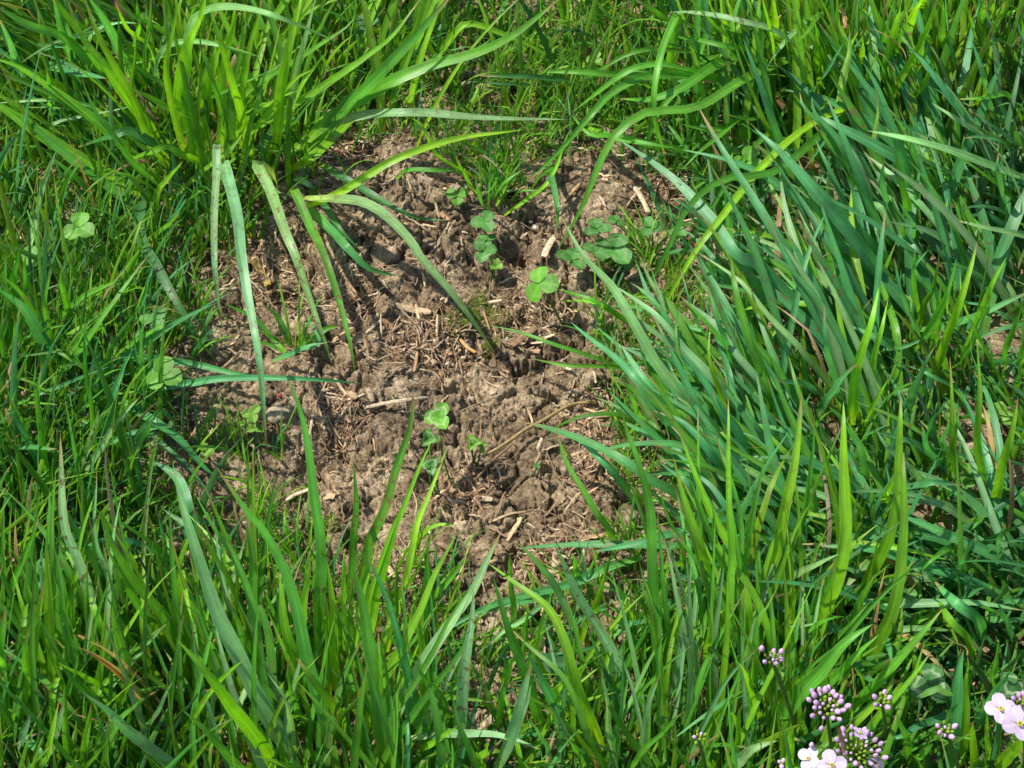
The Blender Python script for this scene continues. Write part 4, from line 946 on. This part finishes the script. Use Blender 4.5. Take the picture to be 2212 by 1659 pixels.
hx, hy = u9(585, 930); flower_head(hx, hy, 12, (1720, 1640), 22, 4, 10, 'small budding head standing left of the lilac heads', lone=[(*u9(512, 885), 12.5), (*u9(640, 905), 12.5)])
hx, hy = u9(1305, 1205); flower_head(hx, hy, 10, (1880, 1600), 24, 5, 8, 'sparse budding head above and right of the widest lilac head')
hx, hy = u9(1720, 1395); flower_head(hx, hy, 10, (2060, 1690), 22, 4, 7, 'sparse budding head behind a broad blade near the right corner', lone=[(*u9(1665, 1430), 10)])
hx, hy = u9(110, 1445); flower_head(hx, hy, 10, (1508, 1720), 18, 0, 9, 'tiny green budding head low in the bottom grass')
hx, hy = u9(640, 1625); flower_head(hx, hy, 12, (1690, 1790), 10, 2, 2, 'single lilac bud pair cut by the bottom edge')
hx, hy = u9(2205, 1215); flower_head(hx, hy, 13, (2180, 1720), 22, 6, 6, 'two open pale lilac flowers in the bottom right corner',
    [(*u9(2055, 1275), 13, 34, .35, (-.05, -.35, 1)), (*u9(2175, 1372), 13.5, 40, .6, (.05, -.35, 1))])
# ------------------------------------------------------------------ stones, twig, straws
def stone(px, py, rpx, label, col, sq=.6, lift=.3, name='pebble', mat=None):
    p = W(px*3, py*3); r = rpx*3/FPX*depth(p); ag = np.linspace(0, 6.28, 9); g = float(np.mean(height(p[0]+np.cos(ag)*r*.7, p[1]+np.sin(ag)*r*.7))); n, k = (34, 48) if mat else (14, 20); sd = rng.random()*50
    t = np.linspace(0, math.pi, n); a = np.linspace(0, 2*math.pi, k+1); Tt, Aa = np.meshgrid(t, a, indexing='ij')
    dx, dy, dz = np.sin(Tt)*np.cos(Aa), np.sin(Tt)*np.sin(Aa), np.cos(Tt)
    q = 1+.5*(vn(dx*1.6+sd, dy*1.6+dz*1.3, 5)-.5)+.22*(vn(dx*4+sd, dy*4+dz*3, 6)-.5)+(.3*(vn(dx*9+sd, dy*9+dz*8, 7)-.5)+.2*(vn(dx*19+sd, dy*19+dz*18, 8)-.5) if mat else 0)
    V = np.stack([dx*q*r, dy*q*r*rng.uniform(.65, .95), dz*q*r*sq], -1).reshape(-1, 3)
    e = mk(name, V, quads(n, k+1), mat or M_STONE, None, np.tile(np.array([*col, 0.]), (len(V), 1)), np.zeros((len(V), 2))); e.location = (p[0], p[1], g+r*sq*lift); e.rotation_euler.z = rng.uniform(0, 6)
    tag(e, label, 'pebble')
stone(607, 898, 27, 'largest flat grey brown pebble on the left of the soil', (.26, .21, .15), .45)
stone(1004, 722, 20, 'rounded grey pebble beside the mossy hollow', (.22, .18, .14), .55)
stone(967, 816, 12, 'tan pebble left of the pale soil ridge', (.36, .26, .15), .7, .6)
stone(1066, 836, 8, 'small cream pebble on the pale soil ridge', (.48, .38, .26), .8, .7)
stone(1119, 570, 9, 'white stone chip inside the dark hole', (.72, .69, .64), .6, .9)
stone(1155, 486, 6, 'white chip between the clover leaves and the straw', (.70, .66, .58), .6, .7)
stone(407, 890, 7, 'tiny cream stone on the dark left soil', (.45, .36, .22), .8, .7)
stone(632, 868, 8, 'pale stone just above the largest pebble', (.36, .30, .23), .7, .6)
stone(835, 676, 25, 'round crumbly soil lump on the left centre soil', (.27, .20, .13), .75, .3, 'soil_clod', M_SOIL)
stone(608, 868, 5, 'tiny crimson seed beside the largest pebble', (.22, .02, .05), .8, .8, 'seed')
stone(834, 987, 6, 'small tan stone low on the soil', (.42, .30, .17), .7, .6)
stone(1240, 1003, 7, 'light stone at the lower right soil near the blades', (.34, .27, .20), .7, .5)
def stalk(pts, wpx, label, col, z=.2, flat=False, name='straw_piece', cat='straw', ends=None):
    pp = T(pts); P = []
    for i, (a, b_) in enumerate(pp):
        q = W(a, b_); zz = (ends[i] if ends else z)/100; P.append(W(a, b_, max(hgt(q[0], q[1]), -.004)+zz))
    P = np.array(P); rt = P[0].copy(); r = wpx/FPX*.95/2; A = Acc()
    if flat:
        C = catmull(P, 14); Tn, N, B = frames(C, np.array([rng.uniform(-.3, .3), -.3, 1.]), np.full(14, rng.uniform(-.3, .3)))
        for sgn in (1, -1):
            s = np.linspace(-1, 1, 5); pw = r*(1+.2*(rng.random(14)-.5)); pw[0] *= .7; pw[-1] *= .6
            V = C[:, None]+B[:, None]*(pw[:, None, None]*s[None, :, None])+N[:, None]*(r*(.35*(1-s*s))[None, :, None]*sgn+r*.1*sgn)
            q = quads(14, 5); A.add(V.reshape(-1, 3), q if sgn > 0 else q[:, ::-1], (*col, 0), np.stack(np.meshgrid(np.linspace(0, 1, 5), np.linspace(0, 1, 14)), -1).reshape(-1, 2))
    else: tube(A, P, [r*.8, r, r, r*.6], (*col, 0), n=22, k=8, bump=.18)
    o = A.build(name, M_DRY, None, rt); o.location = rt; tag(o, label, cat)
TAN = (.48, .34, .20); BRN = (.24, .145, .08); PLE = (.54, .42, .28); OCH = (.34, .24, .10)
stalk('5 915,1300 1010,1250 1100,1190 1200,1120 1300,1070 1400,1010 1500,960 1650,945', 24, 'long curved yellowish root lying across the lower right soil', OCH, .35, name='root', cat='root')
stalk('5 880,1440 940,1370 1000,1310 1110,1220', 18, 'brown root running below the long yellowish root', BRN, .25, name='root', cat='root')
stalk('5 340,315 450,345 580,365', 42, 'wide brown straw beside the round soil lump', TAN, .5, True)
stalk('5 625,380 622,450 620,520', 22, 'short straw standing straight above the crossed straws', TAN, .6)
stalk('5 160,980 300,950 430,930 560,915', 22, 'pale straw lying left of the white marked clover', PLE, .3, True)
stalk('5 1100,585 1180,520 1260,460', 46, 'flat reddish bark strip in the middle of the soil', BRN, .5, True, 'bark_strip', 'bark')
stalk('5 955,300 1040,285', 20, 'short pale straw below the bright bent clover', PLE, .4, True)
stalk('5 770,540 815,590 870,625', 20, 'orange split straw right of the grey pebble', (.48, .28, .10), .4, True)
stalk('2 1310,1665 1340,1600 1375,1540', 46, 'thick pale straw above the right clover cluster', PLE, .5, True)
stalk('2 1900,1210 1950,1290 1995,1385', 34, 'pale broken straw on the upper right soil', PLE, .5, True)
stalk('2 600,1260 615,1330 635,1410', 20, 'thin straw standing on the upper left soil', TAN, .5)
stalk('2 640,1380 690,1420 730,1450', 30, 'orange brown straw next to the thin standing straw', (.36, .2, .10), .3, True)
stalk('5 760,1010 880,960 1010,910', 11, 'thin grey stem along the shadowed hollow', (.3, .22, .14), .4)
stalk('5 1300,1180 1270,1250', 18, 'short pale straw below the yellowish root', PLE, .3, True)
stalk('5 1700,1010 1790,930', 26, 'orange brown straw at the right soil edge', (.36, .18, .08), .5, True)
stalk('5 1640,1040 1760,1030', 20, 'tan straw under the orange brown one', TAN, .4, True)
stalk('4 1640,20 1700,110 1740,195', 56, 'mottled yellow and brown dead blade between drooping blades', (.34, .24, .06), .4, True)
stalk('3 1025,50 1045,100 1055,180', 24, 'orange dry tip above the broken pale blade', (.50, .26, .12), 12, True, ends=[13.5, 13, 12.5])
stalk('6 1400,580 1430,500 1455,410', 30, 'brown dead sheath among stems on the right', (.36, .22, .13), 2, True, ends=[1, 2, 3.5])
stalk('6 80,465 190,455', 26, 'reddish brown straw in the right grass', BRN, 1, True)
stalk('6 840,690 930,650', 30, 'pale straw at the bare gap on the right', PLE, .8, True)
stalk('6 900,790 960,830', 50, 'pinkish brown dead leaf scrap in the right gap', (.42, .25, .16), .8, True, 'dead_leaf', 'dead leaf')
stalk('9 1010,1400 1030,1470 1045,1560', 20, 'dry brown blade tip stuck in the widest flower head', (.40, .22, .12), 14, True, ends=[15.5, 15, 14.3])
def dead(line, label, col):
    P, wd, c = trace(line); rt = np.array(loc_under(P[0])); v, f, cc, u = ribbon(P, wd, col, rng.normal(0, .2), rng.normal(0, .9), .5, .4, n=24, pale=False)
    gr = sst(.25, .6, cc[:, 1]*0+np.repeat(np.linspace(0, 1, 24), 5))[:, None]; cc[:, :3] = np.array(PAL['y'])*(1-gr)*.9+cc[:, :3]*gr
    o = mk('withered_blade', v-rt, f, M_BLADE, None, cc, u); o.location = rt; tag(o, label, 'dead blade')
dead('b 1 5 8 34 s 7 1000,1300 800,1080 640,950 560,905 500,880', 'orange tipped withering blade in the bottom left grass', (.42, .20, .06))
dead('b 1 4 5 30 s 7 900,1560 780,1430 690,1370 580,1340 490,1310', 'brown tipped withering blade near the bottom left corner', (.34, .19, .10))
dead('b 1 5 7 26 s 8 120,1420 110,1290 105,1190 130,1130 175,1095', 'curled orange tipped blade at the bottom left of the centre', (.46, .21, .07))
dead('b 2 9 10 26 s 3 1440,560 1450,420 1420,310 1330,230 1210,180', 'orange tipped bent blade in the top right grass', (.50, .26, .12))
dead('b 2 8 9 18 s 3 1370,640 1370,520 1360,435 1290,345 1215,320', 'cream tipped bent blade below the orange tipped one', (.60, .44, .27))
dead('b 2 7 8 22 s 9 1850,1050 1840,950 1820,880 1740,835 1680,790', 'tan tipped curled blade over the grass at lower right', (.48, .31, .17))
# ------------------------------------------------------------------ litter, crumbs, fibres, moss: nobody could count these
def scatter(n, tries=8, allow=.12):
    out = []
    while len(out) < n:
        x, y = rng.uniform(-.42, .42, n*3), rng.uniform(-.36, .46, n*3); px, py = to_px(x, y)
        k = inpoly(px, py, SOIL) | (rng.random(n*3) < allow); out += list(zip(x[k], y[k]))
    return np.array(out[:n])
CLUMP = [(900, 740, 80), (1130, 690, 60), (960, 720, 60), (760, 640, 60), (1290, 890, 60), (1300, 1000, 60), (740, 900, 50), (1010, 1040, 50), (720, 300, 70), (600, 600, 60), (1450, 420, 60), (1200, 1200, 90), (870, 1230, 60), (1740, 770, 60)]
def straws(n, lmin, lmax, wmin, wmax, cols, name, label, cat, flat=True, curl=.5, lift=.0012):
    A = Acc(); P0 = scatter(n, allow=.35)
    m = n//2; cc = [CLUMP[i] for i in rng.integers(0, len(CLUMP), m)]
    P0[:m] = [W(3*(c[0]+rng.normal(0, c[2]*.6)), 3*(c[1]+rng.normal(0, c[2]*.5)))[:2] for c in cc]
    K = 7; a = rng.uniform(0, 2*math.pi, n); L = rng.uniform(lmin, lmax, n)*rng.random(n)**.5; w_ = rng.uniform(wmin, wmax, n)*(1+(rng.random(n) < .09)*1.3)
    s = np.linspace(-.5, .5, K); cu = rng.normal(0, curl, n)
    th = a[:, None]+cu[:, None]*s[None]*2; dx = np.cos(th)*L[:, None]/(K-1); dy = np.sin(th)*L[:, None]/(K-1)
    x = P0[:, :1]+np.cumsum(dx, 1)-dx.sum(1, keepdims=True)/2; y = P0[:, 1:]+np.cumsum(dy, 1)-dy.sum(1, keepdims=True)/2
    h = height(x, y); lin = h.mean(1, keepdims=True)+(h[:, -1:]-h[:, :1])*s[None]; z = np.maximum(.45*h+.55*lin, h.mean(1, keepdims=True)-.002)+lift+rng.uniform(0, .0028, n)[:, None]+(rng.normal(0, .22, n)[:, None]*L[:, None])*s[None]
    C = np.stack([x, y, z], -1); sd = np.stack([-np.sin(th), np.cos(th), rng.normal(0, .5, n)[:, None]*np.ones(K)], -1); sd /= np.linalg.norm(sd, axis=-1, keepdims=True)
    up = np.cross(np.stack([np.cos(th), np.sin(th), 0*th], -1), sd); up[up[..., 2] < 0] *= -1
    k = 6; ph = np.linspace(0, 2*math.pi, k+1); hw = w_[:, None]/2*(1-.35*np.abs(2*s)**4)[None]
    V = C[:, :, None]+hw[:, :, None, None]*(np.cos(ph)[None, None, :, None]*sd[:, :, None]+(.28 if flat else .9)*np.sin(ph)[None, None, :, None]*up[:, :, None])
    F = (quads(K, k+1)[None]+(np.arange(n)*K*(k+1))[:, None, None]).reshape(-1, 4)
    col = np.array([cols[i] for i in rng.integers(0, len(cols), n)])*rng.uniform(.6, 1.25, n)[:, None]
    Cc = np.zeros((n, K*(k+1), 4)); Cc[..., :3] = col[:, None]
    U = np.tile(np.stack(np.meshgrid(np.linspace(0, 1, k+1), s), -1).reshape(-1, 2), (n, 1))+np.repeat(rng.random((n, 2))*9, K*(k+1), 0)
    A.add(V.reshape(-1, 3), F, Cc.reshape(-1, 4), U); tag(A.build(name, M_DRY), label, cat, kind='stuff')
straws(3400, .005, .026, .0004, .0019, [TAN, BRN, TAN, (.33, .2, .11), PLE, (.28, .18, .11)], 'straw_litter', 'scattered short brown straw bits over the soil', 'straw litter', True, .13)
straws(4200, .008, .034, .00018, .0005, [BRN, (.3, .18, .1), TAN, (.16, .09, .05)], 'root_fibres', 'fine brown root fibres tangled over the soil', 'root fibres', False, 1.1, .0008)
# crumbs
n = 8000; P0 = scatter(n, allow=.10); r = .00035+.0016*rng.random(n)**6
t = np.linspace(0, math.pi, 6); a = np.linspace(0, 2*math.pi, 8); Tt, Aa = np.meshgrid(t, a, indexing='ij')
D = np.stack([np.sin(Tt)*np.cos(Aa), np.sin(Tt)*np.sin(Aa), np.cos(Tt)], -1).reshape(-1, 3)
pn = rng.normal(0, 1, (n, 9, 3)); pn /= np.linalg.norm(pn, axis=-1, keepdims=True); pd = rng.uniform(.62, 1.0, (n, 9))
q = np.full((n, len(D)), 1.35)
for k_ in range(9):
    c_ = pn[:, k_]@D.T; q = np.minimum(q, np.where(c_ > .15, pd[:, k_:k_+1]/np.maximum(c_, .15), 9))
V = D[None]*(q*r[:, None])[..., None]*rng.uniform(.7, 1.15, (n, 1, 3))
V[..., 0] += P0[:, :1]; V[..., 1] += P0[:, 1:]; V[..., 2] += (height(P0[:, 0], P0[:, 1])+r*.35)[:, None]
tag(mk('soil_crumbs', V.reshape(-1, 3), (quads(6, 8)[None]+(np.arange(n)*48)[:, None, None]).reshape(-1, 4), M_SOIL, smooth=False), 'loose brown soil crumbs lying on the bare patch', 'soil crumbs', kind='stuff')
# moss
A = Acc(); pts = []
for px, py, rx, ry, m in [(1040, 662, 30, 22, 2600), (975, 695, 28, 22, 2200), (1068, 730, 18, 12, 800), (1075, 680, 22, 12, 260), (1450, 800, 20, 14, 200), (710, 1120, 22, 14, 220), (1010, 1330, 22, 12, 150)]:
    for _ in range(m): pts.append(W(3*(px+rng.normal(0, rx*.55)), 3*(py+rng.normal(0, ry*.55)))[:2])
pts = np.array(pts); n = len(pts)
pc = np.array([(.15, .19, .02)])*rng.uniform(.6, 1.4, (n, 1))
v, f, c, u = blade_field(pts[:, 0], pts[:, 1], rng.uniform(0, 6.28, n), np.full(n, .9), rng.uniform(.001, .0035, n)+.0032, rng.uniform(.0005, .0010, n), pc, np.zeros(n), K=4)
A.add(v, f, c, u); tag(A.build('moss', M_MOSS), 'olive green moss in the hollow at the middle of the soil', 'moss', kind='stuff')
